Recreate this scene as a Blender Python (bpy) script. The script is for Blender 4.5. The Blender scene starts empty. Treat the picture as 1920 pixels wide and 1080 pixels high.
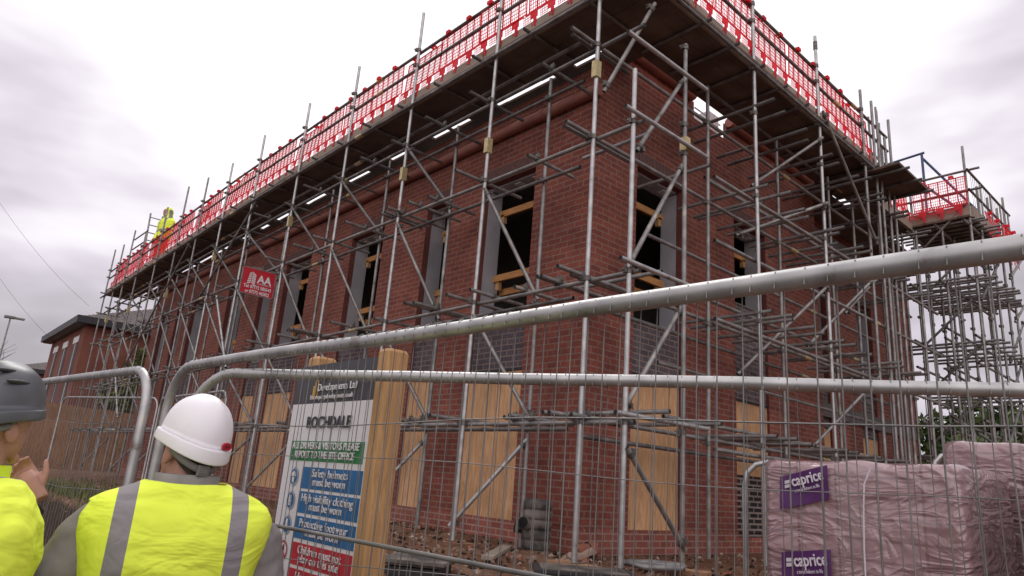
import bpy, math, random
from mathutils import Vector, Matrix, noise as mnoise
random.seed(7)
R = math.radians
SC = bpy.context.scene
COL = SC.collection

# ---------------------------------------------------------------- camera, world, sun, exposure
CAM_POS = Vector((-4.97825, -4.49761, 0.99099))
cd = bpy.data.cameras.new('camera'); cam = bpy.data.objects.new('camera', cd); COL.objects.link(cam)
yaw, pitch, roll = R(41.5345), R(15.5912), R(4.3623)
fw = Vector((math.sin(yaw)*math.cos(pitch), math.cos(yaw)*math.cos(pitch), math.sin(pitch)))
r0 = Vector((math.cos(yaw), -math.sin(yaw), 0)); u0 = r0.cross(fw)
rt = r0*math.cos(roll)+u0*math.sin(roll); up = -r0*math.sin(roll)+u0*math.cos(roll)
cam.matrix_world = Matrix(((rt.x, up.x, -fw.x, CAM_POS.x), (rt.y, up.y, -fw.y, CAM_POS.y), (rt.z, up.z, -fw.z, CAM_POS.z), (0, 0, 0, 1)))
cd.sensor_width = 36; cd.lens = 36*1301.5/1920; cd.clip_start = 0.05; cd.clip_end = 2000
SC.camera = cam

SUN_EL, SUN_AZ = R(52), R(25)          # azimuth from +Y toward +X
W = bpy.data.worlds.new('World'); SC.world = W; W.use_nodes = True
nt = W.node_tree; nt.nodes.clear()
def N(t, kind, **kw):
    n = t.nodes.new(kind)
    for k, v in kw.items(): setattr(n, k, v)
    return n
tc = N(nt, 'ShaderNodeTexCoord')
sky = N(nt, 'ShaderNodeTexSky', sky_type='NISHITA'); sky.sun_disc = False; sky.sun_elevation = SUN_EL; sky.sun_rotation = SUN_AZ
skb = N(nt, 'ShaderNodeBackground'); skb.inputs[1].default_value = 0.05
nt.links.new(sky.outputs[0], skb.inputs[0])
# overcast cloud layer: broad bright area round the hidden sun, grey patches towards the horizon
sd = Vector((0.42, 0.62, 0.66)).normalized()
dot = N(nt, 'ShaderNodeVectorMath', operation='DOT_PRODUCT'); dot.inputs[1].default_value = sd
nt.links.new(tc.outputs['Generated'], dot.inputs[0])
mp = N(nt, 'ShaderNodeMapping'); mp.inputs['Scale'].default_value = (1.0, 1.0, 2.6)
nt.links.new(tc.outputs['Generated'], mp.inputs[0])
nz = N(nt, 'ShaderNodeTexNoise'); nz.inputs['Scale'].default_value = 2.6; nz.inputs['Detail'].default_value = 4; nz.inputs['Roughness'].default_value = 0.48
nt.links.new(mp.outputs[0], nz.inputs['Vector'])
ad = N(nt, 'ShaderNodeMath', operation='MULTIPLY_ADD'); ad.inputs[1].default_value = 0.78; ad.inputs[2].default_value = -0.305
nt.links.new(nz.outputs['Fac'], ad.inputs[0])
dl = N(nt, 'ShaderNodeVectorMath', operation='DOT_PRODUCT'); dl.inputs[1].default_value = Vector((.13, .96, .22)).normalized(); nt.links.new(tc.outputs['Generated'], dl.inputs[0])
bank = N(nt, 'ShaderNodeMapRange'); bank.interpolation_type = 'SMOOTHSTEP'; bank.inputs[1].default_value = .945; bank.inputs[2].default_value = 1.0; bank.inputs[3].default_value = 0; bank.inputs[4].default_value = -.17; nt.links.new(dl.outputs['Value'], bank.inputs[0])
dr = N(nt, 'ShaderNodeVectorMath', operation='DOT_PRODUCT'); dr.inputs[1].default_value = Vector((.93, .17, .30)).normalized(); nt.links.new(tc.outputs['Generated'], dr.inputs[0])
bank2 = N(nt, 'ShaderNodeMapRange'); bank2.interpolation_type = 'SMOOTHSTEP'; bank2.inputs[1].default_value = .84; bank2.inputs[2].default_value = 1.0; bank2.inputs[3].default_value = 0; bank2.inputs[4].default_value = -.065; nt.links.new(dr.outputs['Value'], bank2.inputs[0])
bs = N(nt, 'ShaderNodeMath', operation='ADD'); nt.links.new(bank.outputs[0], bs.inputs[0]); nt.links.new(bank2.outputs[0], bs.inputs[1])
ad3 = N(nt, 'ShaderNodeMath', operation='ADD'); nt.links.new(bs.outputs[0], ad3.inputs[0]); nt.links.new(dot.outputs['Value'], ad3.inputs[1])
ad2 = N(nt, 'ShaderNodeMath', operation='ADD'); nt.links.new(ad.outputs[0], ad2.inputs[0]); nt.links.new(ad3.outputs[0], ad2.inputs[1])
rp = N(nt, 'ShaderNodeValToRGB')
els = rp.color_ramp.elements
els[0].position = 0.35; els[0].color = (.40, .37, .40, 1)
els[1].position = 0.93; els[1].color = (1.15, 1.12, 1.15, 1)
for p_, c_ in ((.60, (.42, .385, .42, 1)), (.70, (.60, .55, .61, 1)), (.78, (.80, .74, .81, 1)), (.86, (1.02, .97, 1.02, 1))):
    e = els.new(p_); e.color = c_
nt.links.new(ad2.outputs[0], rp.inputs[0])
# the sky behind the photographer is the brighter half of the overcast
d2 = N(nt, 'ShaderNodeVectorMath', operation='DOT_PRODUCT'); d2.inputs[1].default_value = (-.55, -.62, .56); nt.links.new(tc.outputs['Generated'], d2.inputs[0])
mr0 = N(nt, 'ShaderNodeMapRange'); mr0.inputs[1].default_value = .25; mr0.inputs[2].default_value = .85; nt.links.new(d2.outputs['Value'], mr0.inputs[0])
bm0 = N(nt, 'ShaderNodeMix', data_type='RGBA'); nt.links.new(mr0.outputs[0], bm0.inputs[0]); nt.links.new(rp.outputs[0], bm0.inputs[6]); bm0.inputs[7].default_value = (1.40, 1.33, 1.36, 1)
cb = N(nt, 'ShaderNodeBackground'); cb.inputs[1].default_value = 0.95
nt.links.new(bm0.outputs[2], cb.inputs[0])
mx = N(nt, 'ShaderNodeMixShader'); mx.inputs[0].default_value = 0.93
nt.links.new(skb.outputs[0], mx.inputs[1]); nt.links.new(cb.outputs[0], mx.inputs[2])
wo = N(nt, 'ShaderNodeOutputWorld'); nt.links.new(mx.outputs[0], wo.inputs[0])

sl = bpy.data.lights.new('sun', 'SUN'); sl.energy = 0.9; sl.angle = R(25); sl.color = (1, .96, .92)
so = bpy.data.objects.new('sun', sl); COL.objects.link(so)
sdir = Vector((math.sin(SUN_AZ)*math.cos(SUN_EL), math.cos(SUN_AZ)*math.cos(SUN_EL), math.sin(SUN_EL)))
so.rotation_euler = sdir.to_track_quat('Z', 'Y').to_euler(); so.location = (0, 0, 30)
SC.view_settings.view_transform = 'Standard'; SC.view_settings.look = 'None'; SC.view_settings.exposure = 0.26; SC.view_settings.gamma = 1

# ---------------------------------------------------------------- helpers: materials
def c(r, g, b):
    f = lambda v: (v/255/12.92) if v/255 <= .04045 else ((v/255+.055)/1.055)**2.4
    return (f(r), f(g), f(b), 1)
def newmat(name, rough=.7, metal=0.0, spec=.5):
    m = bpy.data.materials.new(name); m.use_nodes = True; t = m.node_tree; t.nodes.clear()
    b = N(t, 'ShaderNodeBsdfPrincipled'); o = N(t, 'ShaderNodeOutputMaterial'); t.links.new(b.outputs[0], o.inputs[0])
    b.inputs['Roughness'].default_value = rough; b.inputs['Metallic'].default_value = metal
    b.inputs['Specular IOR Level'].default_value = spec
    return m, t, b
def ramp(t, fac, stops):
    r = N(t, 'ShaderNodeValToRGB'); e = r.color_ramp.elements
    e[0].position, e[0].color = stops[0]; e[1].position, e[1].color = stops[-1]
    for p, col in stops[1:-1]:
        x = e.new(p); x.color = col
    t.links.new(fac, r.inputs[0]); return r.outputs[0]
def nmat(name, c1, c2, scale=8, rough=.7, metal=0., bump=0., detail=4, stretch=(1, 1, 1), coord='Object', spec=.5, mid=(.35, .65), bscale=None, c3=None):
    m, t, b = newmat(name, rough, metal, spec)
    co = N(t, 'ShaderNodeTexCoord'); mp = N(t, 'ShaderNodeMapping'); mp.inputs['Scale'].default_value = stretch
    t.links.new(co.outputs[coord], mp.inputs[0])
    n = N(t, 'ShaderNodeTexNoise'); n.inputs['Scale'].default_value = scale; n.inputs['Detail'].default_value = detail
    t.links.new(mp.outputs[0], n.inputs['Vector'])
    t.links.new(ramp(t, n.outputs['Fac'], [(mid[0], c1), (mid[1], c2)] if c3 is None else [(mid[0]-.08, c3[0]), (mid[0], c1), (mid[1], c2), (mid[1]+.07, c3[1])]), b.inputs['Base Color'])
    if bump:
        h = n
        if bscale:
            h = N(t, 'ShaderNodeTexNoise'); h.inputs['Scale'].default_value = bscale; h.inputs['Detail'].default_value = 3
            t.links.new(mp.outputs[0], h.inputs['Vector'])
        bp = N(t, 'ShaderNodeBump'); bp.inputs['Strength'].default_value = bump; bp.inputs['Distance'].default_value = .01
        t.links.new(h.outputs['Fac'], bp.inputs['Height']); t.links.new(bp.outputs[0], b.inputs['Normal'])
    return m
def brickmat(name, axis, ca, cb_, mortar, msize=.0092, stain=.30, bw=.225, rh=.075):
    m, t, b = newmat(name, .88, 0, .25)
    g = N(t, 'ShaderNodeNewGeometry'); s = N(t, 'ShaderNodeSeparateXYZ'); t.links.new(g.outputs['Position'], s.inputs[0])
    k = N(t, 'ShaderNodeCombineXYZ')
    if axis == 'v': t.links.new(s.outputs[2], k.inputs[0]); t.links.new(s.outputs[1], k.inputs[1])
    else:
        t.links.new(s.outputs[0 if axis == 'x' else 1], k.inputs[0]); t.links.new(s.outputs[2], k.inputs[1])
    br = N(t, 'ShaderNodeTexBrick'); br.offset = .5; br.squash = 1
    for kk, v in (('Scale', 1.0), ('Mortar Size', msize), ('Mortar Smooth', .15), ('Bias', 0), ('Brick Width', bw), ('Row Height', rh)): br.inputs[kk].default_value = v
    br.inputs['Color1'].default_value = ca; br.inputs['Color2'].default_value = cb_; br.inputs['Mortar'].default_value = mortar
    t.links.new(k.outputs[0], br.inputs['Vector'])
    n = N(t, 'ShaderNodeTexNoise'); n.inputs['Scale'].default_value = 1.3; n.inputs['Detail'].default_value = 6; n.inputs['Roughness'].default_value = .65
    t.links.new(g.outputs['Position'], n.inputs['Vector'])
    mr = N(t, 'ShaderNodeMapRange'); mr.inputs[1].default_value = .3; mr.inputs[2].default_value = .7; mr.inputs[3].default_value = 1-stain; mr.inputs[4].default_value = 1+stain
    t.links.new(n.outputs['Fac'], mr.inputs[0])
    n2 = N(t, 'ShaderNodeTexNoise'); n2.inputs['Scale'].default_value = 45; n2.inputs['Detail'].default_value = 3
    t.links.new(g.outputs['Position'], n2.inputs['Vector'])
    mr2 = N(t, 'ShaderNodeMapRange'); mr2.inputs[1].default_value = .3; mr2.inputs[2].default_value = .7; mr2.inputs[3].default_value = .82; mr2.inputs[4].default_value = 1.18
    t.links.new(n2.outputs['Fac'], mr2.inputs[0])
    mu = N(t, 'ShaderNodeMath', operation='MULTIPLY'); t.links.new(mr.outputs[0], mu.inputs[0]); t.links.new(mr2.outputs[0], mu.inputs[1])
    vm = N(t, 'ShaderNodeVectorMath', operation='SCALE'); t.links.new(br.outputs['Color'], vm.inputs[0]); t.links.new(mu.outputs[0], vm.inputs['Scale'])
    # pale mortar smears and bloom in patches
    n5 = N(t, 'ShaderNodeTexNoise'); n5.inputs['Scale'].default_value = 3.1; n5.inputs['Detail'].default_value = 8; n5.inputs['Roughness'].default_value = .75; n5.inputs['Distortion'].default_value = .6
    t.links.new(g.outputs['Position'], n5.inputs['Vector'])
    mr5 = N(t, 'ShaderNodeMapRange'); mr5.inputs[1].default_value = .60; mr5.inputs[2].default_value = .80; mr5.inputs[3].default_value = 0; mr5.inputs[4].default_value = .45
    t.links.new(n5.outputs['Fac'], mr5.inputs[0])
    mx5 = N(t, 'ShaderNodeMix', data_type='RGBA'); t.links.new(mr5.outputs[0], mx5.inputs[0]); t.links.new(vm.outputs[0], mx5.inputs[6]); mx5.inputs[7].default_value = (.36, .25, .22, 1)
    t.links.new(mx5.outputs[2], b.inputs['Base Color'])
    bp = N(t, 'ShaderNodeBump'); bp.inputs['Strength'].default_value = .6; bp.inputs['Distance'].default_value = .006; bp.invert = True
    t.links.new(br.outputs['Fac'], bp.inputs['Height']); t.links.new(bp.outputs[0], b.inputs['Normal'])
    return m
def woodmat(name, c1, c2, along, scale=6, rough=.75, c3=None):
    m, t, b = newmat(name, rough, 0, .3)
    co = N(t, 'ShaderNodeTexCoord'); mp = N(t, 'ShaderNodeMapping')
    sc = [9, 9, 9]; sc['xyz'.index(along)] = .8; mp.inputs['Scale'].default_value = sc
    t.links.new(co.outputs['Object'], mp.inputs[0])
    n = N(t, 'ShaderNodeTexNoise'); n.inputs['Scale'].default_value = scale*.35; n.inputs['Detail'].default_value = 5; n.inputs['Distortion'].default_value = 1.6
    t.links.new(mp.outputs[0], n.inputs['Vector'])
    w = N(t, 'ShaderNodeMath', operation='MULTIPLY'); w.inputs[1].default_value = 9; t.links.new(n.outputs['Fac'], w.inputs[0])
    fr = N(t, 'ShaderNodeMath', operation='PINGPONG'); fr.inputs[1].default_value = 1; t.links.new(w.outputs[0], fr.inputs[0])
    n2 = N(t, 'ShaderNodeTexNoise'); n2.inputs['Scale'].default_value = 1.5; t.links.new(co.outputs['Object'], n2.inputs['Vector'])
    mxn = N(t, 'ShaderNodeMix', data_type='RGBA'); mxn.blend_type = 'MULTIPLY'
    t.links.new(ramp(t, fr.outputs[0], [(.0, c1), (1, c2)]), mxn.inputs[6])
    t.links.new(ramp(t, n2.outputs['Fac'], [(.3, (.72, .70, .68, 1)), (.7, (1, 1, 1, 1))]), mxn.inputs[7]); mxn.inputs[0].default_value = 1
    t.links.new(mxn.outputs[2], b.inputs['Base Color'])
    return m
def flat(name, col, rough=.6, metal=0., spec=.5): return nmat(name, tuple(v*.9 for v in col[:3])+(1,), tuple(min(1, v*1.1) for v in col[:3])+(1,), 14, rough, metal, spec=spec)

M = {}
RA, RB, RM = (.240, .072, .050, 1), (.175, .052, .042, 1), (.235, .135, .108, 1)
M['brick_y'] = brickmat('red_brick_left', 'y', RA, RB, RM)
M['brick_x'] = brickmat('red_brick_right', 'x', RA, RB, RM)
M['plinth_y'] = brickmat('plinth_brick_left', 'y', (.29, .095, .07, 1), (.21, .07, .055, 1), (.33, .2, .165, 1))
M['plinth_x'] = brickmat('plinth_brick_right', 'x', (.29, .095, .07, 1), (.21, .07, .055, 1), (.33, .2, .165, 1))
M['soldier'] = nmat('soldier_course', (.10, .055, .052, 1), (.15, .075, .065, 1), 22, .9, bump=.3)
M['grey_y'] = brickmat('grey_brick_left', 'y', (.115, .09, .105, 1), (.075, .06, .072, 1), (.20, .15, .135, 1))
M['grey_x'] = brickmat('grey_brick_right', 'x', (.125, .10, .115, 1), (.085, .07, .08, 1), (.24, .18, .16, 1))
M['dark_x'] = brickmat('dark_brick', 'x', (.035, .027, .03, 1), (.022, .018, .02, 1), (.26, .21, .19, 1), .014)
M['jamb'] = nmat('grey_jamb_lining', (.33, .32, .345, 1), (.40, .385, .41, 1), 3, .8)
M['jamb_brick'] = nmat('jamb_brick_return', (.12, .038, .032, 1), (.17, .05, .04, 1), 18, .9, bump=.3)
M['block'] = nmat('grey_blockwork', (.22, .21, .2, 1), (.30, .29, .28, 1), 5, .9)
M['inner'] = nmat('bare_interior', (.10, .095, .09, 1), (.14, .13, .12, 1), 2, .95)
M['ply'] = woodmat('plywood', c(224, 180, 138), c(194, 148, 106), 'z', 5)
M['pine'] = woodmat('pine_timber', c(208, 166, 118), c(186, 142, 96), 'z', 7)
M['wire'] = nmat('galvanised_wire', (.15, .145, .14, 1), (.24, .23, .225, 1), 9, .5, .5)
M['pinex'] = woodmat('pine_rail_across', c(206, 152, 98), c(180, 126, 76), 'x', 7)
M['padwood'] = nmat('worn_pad_timber', (.30, .16, .09, 1), (.40, .23, .13, 1), 6, .85, detail=6, stretch=(3, 1, 1))
M['pineh'] = woodmat('pine_rail', c(206, 152, 98), c(180, 126, 76), 'y', 7)
M['steel'] = nmat('galvanised_steel', (.36, .355, .355, 1), (.52, .51, .505, 1), 9, .45, .70, detail=6, spec=.5, c3=((.20, .15, .12, 1), (.56, .53, .50, 1)))
M['oldsteel'] = nmat('weathered_tube', (.20, .19, .185, 1), (.34, .325, .315, 1), 7, .52, .6, detail=7, c3=((.15, .095, .065, 1), (.46, .42, .37, 1)))
M['dullsteel'] = nmat('dull_tube', (.12, .115, .115, 1), (.24, .225, .22, 1), 6, .55, .55, detail=7, c3=((.11, .07, .05, 1), (.36, .32, .28, 1)))
M['hole'] = flat('bore_shade', (.015, .013, .012, 1), .9)  # solid ends coloured near black in place of the shade inside hollow tubes
M['coupler'] = nmat('coupler_steel', (.10, .09, .085, 1), (.20, .18, .16, 1), 30, .55, .6)
M['goldcoupler'] = nmat('plated_coupler', (.50, .40, .20, 1), (.66, .55, .32, 1), 30, .4, .6)
M['deck'] = nmat('deck_board', (.085, .055, .043, 1), (.15, .105, .08, 1), 2.4, .85, detail=8, stretch=(1, 1, 1), bump=.2)
M['toe'] = nmat('toe_board', (.24, .19, .15, 1), (.33, .265, .215, 1), 5, .85, detail=8, stretch=(1, .35, 1))
def redmat():
    m, t, b = newmat('red_plastic', .5)
    co = N(t, 'ShaderNodeTexCoord'); n = N(t, 'ShaderNodeTexNoise'); n.inputs['Scale'].default_value = 5; t.links.new(co.outputs['Object'], n.inputs['Vector'])
    cc = ramp(t, n.outputs['Fac'], [(.3, (.90, .06, .10, 1)), (.7, (.95, .15, .19, 1))]); t.links.new(cc, b.inputs['Base Color'])
    tr = N(t, 'ShaderNodeBsdfTranslucent'); t.links.new(cc, tr.inputs['Color']); mxs = N(t, 'ShaderNodeMixShader'); mxs.inputs[0].default_value = .68
    o = next(k for k in t.nodes if k.type == 'OUTPUT_MATERIAL'); t.links.new(b.outputs[0], mxs.inputs[1]); t.links.new(tr.outputs[0], mxs.inputs[2]); t.links.new(mxs.outputs[0], o.inputs[0])
    return m
M['redmesh'] = redmat()
M['terracotta'] = nmat('terracotta_pipe', (.22, .075, .055, 1), (.30, .105, .075, 1), 4, .6, bump=.1)
M['roofgrey'] = nmat('flat_roof', (.16, .155, .15, 1), (.2, .195, .19, 1), 3, .9)
M['whitesteel'] = flat('pale_steel', (.62, .61, .62, 1), .5)
M['bluesteel'] = flat('blue_painted_steel', (.05, .08, .17, 1), .5)
M['black'] = nmat('black_plastic', (.018, .017, .019, 1), (.032, .03, .032, 1), 12, .55)
M['dustblack'] = nmat('dusty_black_plastic', (.03, .028, .027, 1), (.21, .175, .15, 1), 5, .85, detail=7, mid=(.34, .68))
M['orangeclay'] = nmat('orange_clay', (.21, .07, .045, 1), (.30, .105, .065, 1), 9, .85)
M['leaf'] = nmat('leaf_green', (.035, .06, .016, 1), (.09, .13, .035, 1), 3, .8, coord='Object')
M['leafy'] = nmat('leaf_yellow', (.09, .10, .02, 1), (.18, .19, .04, 1), 3, .8)
M['bark'] = nmat('bark', (.06, .045, .035, 1), (.10, .08, .06, 1), 12, .9)
M['fencewood'] = woodmat('fence_board', c(172, 132, 98), c(140, 104, 76), 'z', 6)
M['slate'] = nmat('roof_slate', (.10, .085, .085, 1), (.17, .145, .14, 1), 8, .85)
M['darktrim'] = flat('dark_gutter', (.016, .016, .02, 1), .5)
M['whitepaint'] = flat('white_paint', (.72, .70, .70, 1), .6)
M['glass'] = flat('dark_window_glass', (.02, .018, .02, 1), .1)
M['hivis'] = nmat('hivis_fabric', (.60, .80, .012, 1), (.66, .86, .02, 1), 3, .75, bump=.25, bscale=6)
M['hiviy'] = flat('hivis_hem', (.62, .55, .03, 1), .75)
M['reflect'] = nmat('reflective_tape', (.27, .25, .26, 1), (.33, .31, .32, 1), 25, .5)
M['jacket'] = nmat('grey_jacket', (.205, .185, .185, 1), (.26, .235, .235, 1), 5, .85, bump=.5, bscale=7)
M['collar'] = nmat('grey_collar', (.235, .22, .20, 1), (.29, .27, .25, 1), 20, .9, bump=.3)
M['skin'] = nmat('skin', (.38, .19, .14, 1), (.46, .24, .18, 1), 6, .55, bump=.05)
M['hair'] = nmat('short_dark_hair', (.035, .022, .016, 1), (.07, .045, .03, 1), 60, .8, bump=.3)
M['trouser'] = nmat('dark_trousers', (.02, .022, .03, 1), (.035, .036, .045, 1), 9, .9)
M['orangetr'] = flat('orange_trousers', (.75, .22, .02, 1), .8)
M['helmetw'] = nmat('white_helmet', (.78, .75, .77, 1), (.84, .81, .84, 1), 9, .34, detail=9, mid=(.30, .42))
M['helmetg'] = nmat('grey_helmet', (.085, .09, .10, 1), (.11, .115, .125, 1), 2, .35)
M['strap'] = flat('grey_strap', (.20, .19, .18, 1), .8)
M['signwhite'] = nmat('sign_white', (.72, .69, .71, 1), (.78, .75, .77, 1), 2, .45)
M['signdark'] = flat('sign_charcoal', (.045, .042, .05, 1), .45)
M['signgreen'] = flat('sign_green', (.012, .20, .055, 1), .45)
M['signblue'] = flat('sign_blue', (.012, .13, .33, 1), .45)
M['signred'] = flat('sign_red', (.50, .015, .03, 1), .45)
M['gold'] = flat('sign_gold', (.55, .33, .06, 1), .5)
M['ink'] = flat('sign_ink', (.03, .028, .035, 1), .5)
M['purple'] = flat('label_purple', (.085, .02, .115, 1), .35)
M['labelwhite'] = flat('label_white', (.62, .56, .62, 1), .4)
M['cablewhite'] = flat('pale_cable', (.45, .40, .38, 1), .6)
M['asphalt'] = nmat('asphalt', (.045, .043, .042, 1), (.065, .062, .06, 1), 60, .9, bump=.3)
M['rubble'] = nmat('rubble_stone', (.20, .12, .09, 1), (.40, .30, .24, 1), 4, .9)
M['grass'] = nmat('grass_blade', (.06, .085, .025, 1), (.14, .15, .05, 1), 2, .8)
M['concrete'] = nmat('concrete', (.20, .185, .17, 1), (.28, .26, .24, 1), 7, .9)
M['skyslit'] = M['whitesteel']

def soilmat():
    m, t, b = newmat('soil', .95, 0, .15)
    g = N(t, 'ShaderNodeNewGeometry')
    n = N(t, 'ShaderNodeTexNoise'); n.inputs['Scale'].default_value = 2.2; n.inputs['Detail'].default_value = 9; n.inputs['Roughness'].default_value = .7
    v = N(t, 'ShaderNodeTexVoronoi'); v.inputs['Scale'].default_value = 17; v.inputs['Randomness'].default_value = 1
    n3 = N(t, 'ShaderNodeTexNoise'); n3.inputs['Scale'].default_value = 5; n3.inputs['Detail'].default_value = 3
    for k in (n, v, n3): t.links.new(g.outputs['Position'], k.inputs['Vector'])
    base = ramp(t, n.outputs['Fac'], [(.3, (.085, .042, .026, 1)), (.52, (.15, .075, .045, 1)), (.72, (.235, .145, .10, 1))])
    sep = N(t, 'ShaderNodeSeparateColor'); t.links.new(v.outputs['Color'], sep.inputs[0])
    stone = ramp(t, sep.outputs[1], [(0, (.20, .11, .08, 1)), (.6, (.36, .25, .19, 1)), (1, (.46, .38, .32, 1))])
    ms = N(t, 'ShaderNodeMath', operation='LESS_THAN'); ms.inputs[1].default_value = .30; t.links.new(v.outputs['Distance'], ms.inputs[0])
    ms2 = N(t, 'ShaderNodeMath', operation='GREATER_THAN'); ms2.inputs[1].default_value = .62; t.links.new(sep.outputs[0], ms2.inputs[0])
    ms3 = N(t, 'ShaderNodeMath', operation='MULTIPLY'); t.links.new(ms.outputs[0], ms3.inputs[0]); t.links.new(ms2.outputs[0], ms3.inputs[1])
    mxn = N(t, 'ShaderNodeMix', data_type='RGBA'); t.links.new(ms3.outputs[0], mxn.inputs[0]); t.links.new(base, mxn.inputs[6]); t.links.new(stone, mxn.inputs[7])
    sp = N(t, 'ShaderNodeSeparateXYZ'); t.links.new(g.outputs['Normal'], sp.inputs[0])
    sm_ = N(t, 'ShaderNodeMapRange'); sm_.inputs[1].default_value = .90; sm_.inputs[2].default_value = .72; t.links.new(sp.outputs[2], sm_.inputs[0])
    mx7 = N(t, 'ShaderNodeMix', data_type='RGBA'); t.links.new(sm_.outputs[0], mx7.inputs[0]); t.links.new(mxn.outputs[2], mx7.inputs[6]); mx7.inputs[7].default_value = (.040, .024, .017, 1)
    t.links.new(mx7.outputs[2], b.inputs['Base Color'])
    bp = N(t, 'ShaderNodeBump'); bp.inputs['Strength'].default_value = .9; bp.inputs['Distance'].default_value = .04
    t.links.new(n.outputs['Fac'], bp.inputs['Height']); t.links.new(bp.outputs[0], b.inputs['Normal'])
    return m
M['soil'] = soilmat()
def wrapmat():
    m, t, b = newmat('pink_shrink_wrap', .24, 0, .5)
    co = N(t, 'ShaderNodeTexCoord'); gm_ = N(t, 'ShaderNodeMix', data_type='RGBA'); gm_.blend_type = 'MULTIPLY'; gm_.inputs[0].default_value = .95
    n = N(t, 'ShaderNodeTexNoise'); n.inputs['Scale'].default_value = 2.2; n.inputs['Detail'].default_value = 4; n.inputs['Distortion'].default_value = .6
    t.links.new(co.outputs['Object'], n.inputs['Vector'])
    t.links.new(ramp(t, n.outputs['Fac'], [(.3, (.27, .165, .170, 1)), (.5, (.37, .25, .262, 1)), (.72, (.48, .37, .385, 1))]), gm_.inputs[6])
    g = N(t, 'ShaderNodeNewGeometry'); sx = N(t, 'ShaderNodeSeparateXYZ'); cx_ = N(t, 'ShaderNodeCombineXYZ'); t.links.new(g.outputs['Position'], sx.inputs[0]); t.links.new(sx.outputs[1], cx_.inputs[0]); t.links.new(sx.outputs[2], cx_.inputs[1])
    bk_ = N(t, 'ShaderNodeTexBrick'); bk_.offset = 0; t.links.new(cx_.outputs[0], bk_.inputs['Vector'])          # block courses showing through the film
    for kk, v in (('Scale', 1.0), ('Mortar Size', .010), ('Mortar Smooth', .6), ('Brick Width', .215), ('Row Height', .105)): bk_.inputs[kk].default_value = v
    bk_.inputs['Color1'].default_value = (1, .96, .96, 1); bk_.inputs['Color2'].default_value = (.80, .72, .72, 1); bk_.inputs['Mortar'].default_value = (.62, .56, .57, 1)
    t.links.new(bk_.outputs['Color'], gm_.inputs[7]); t.links.new(gm_.outputs[2], b.inputs['Base Color'])
    hs = []
    for sc, rx_, k, d in (((1.2, 1.3, 3.0), 32, 1.3, 2.2), ((2.2, 2.4, 8.0), -18, 1.5, 1.2)):
        mp = N(t, 'ShaderNodeMapping'); mp.inputs['Scale'].default_value = sc; mp.inputs['Rotation'].default_value = (R(rx_), R(rx_*.7), 0); t.links.new(co.outputs['Object'], mp.inputs[0])
        n2 = N(t, 'ShaderNodeTexNoise'); n2.inputs['Scale'].default_value = k; n2.inputs['Detail'].default_value = 2; n2.inputs['Distortion'].default_value = d; t.links.new(mp.outputs[0], n2.inputs['Vector'])
        pp = N(t, 'ShaderNodeMath', operation='PINGPONG'); pp.inputs[1].default_value = .17; t.links.new(n2.outputs['Fac'], pp.inputs[0]); hs.append(pp.outputs[0])
    mm = N(t, 'ShaderNodeMath', operation='MULTIPLY_ADD'); mm.inputs[1].default_value = .28; t.links.new(hs[1], mm.inputs[0]); t.links.new(hs[0], mm.inputs[2])
    bp = N(t, 'ShaderNodeBump'); bp.inputs['Strength'].default_value = .50; bp.inputs['Distance'].default_value = .13
    t.links.new(mm.outputs[0], bp.inputs['Height']); t.links.new(bp.outputs[0], b.inputs['Normal'])
    b.inputs['Coat Weight'].default_value = .9; b.inputs['Coat Roughness'].default_value = .10; t.links.new(bp.outputs[0], b.inputs['Coat Normal'])
    return m
M['wrap'] = wrapmat()

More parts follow.
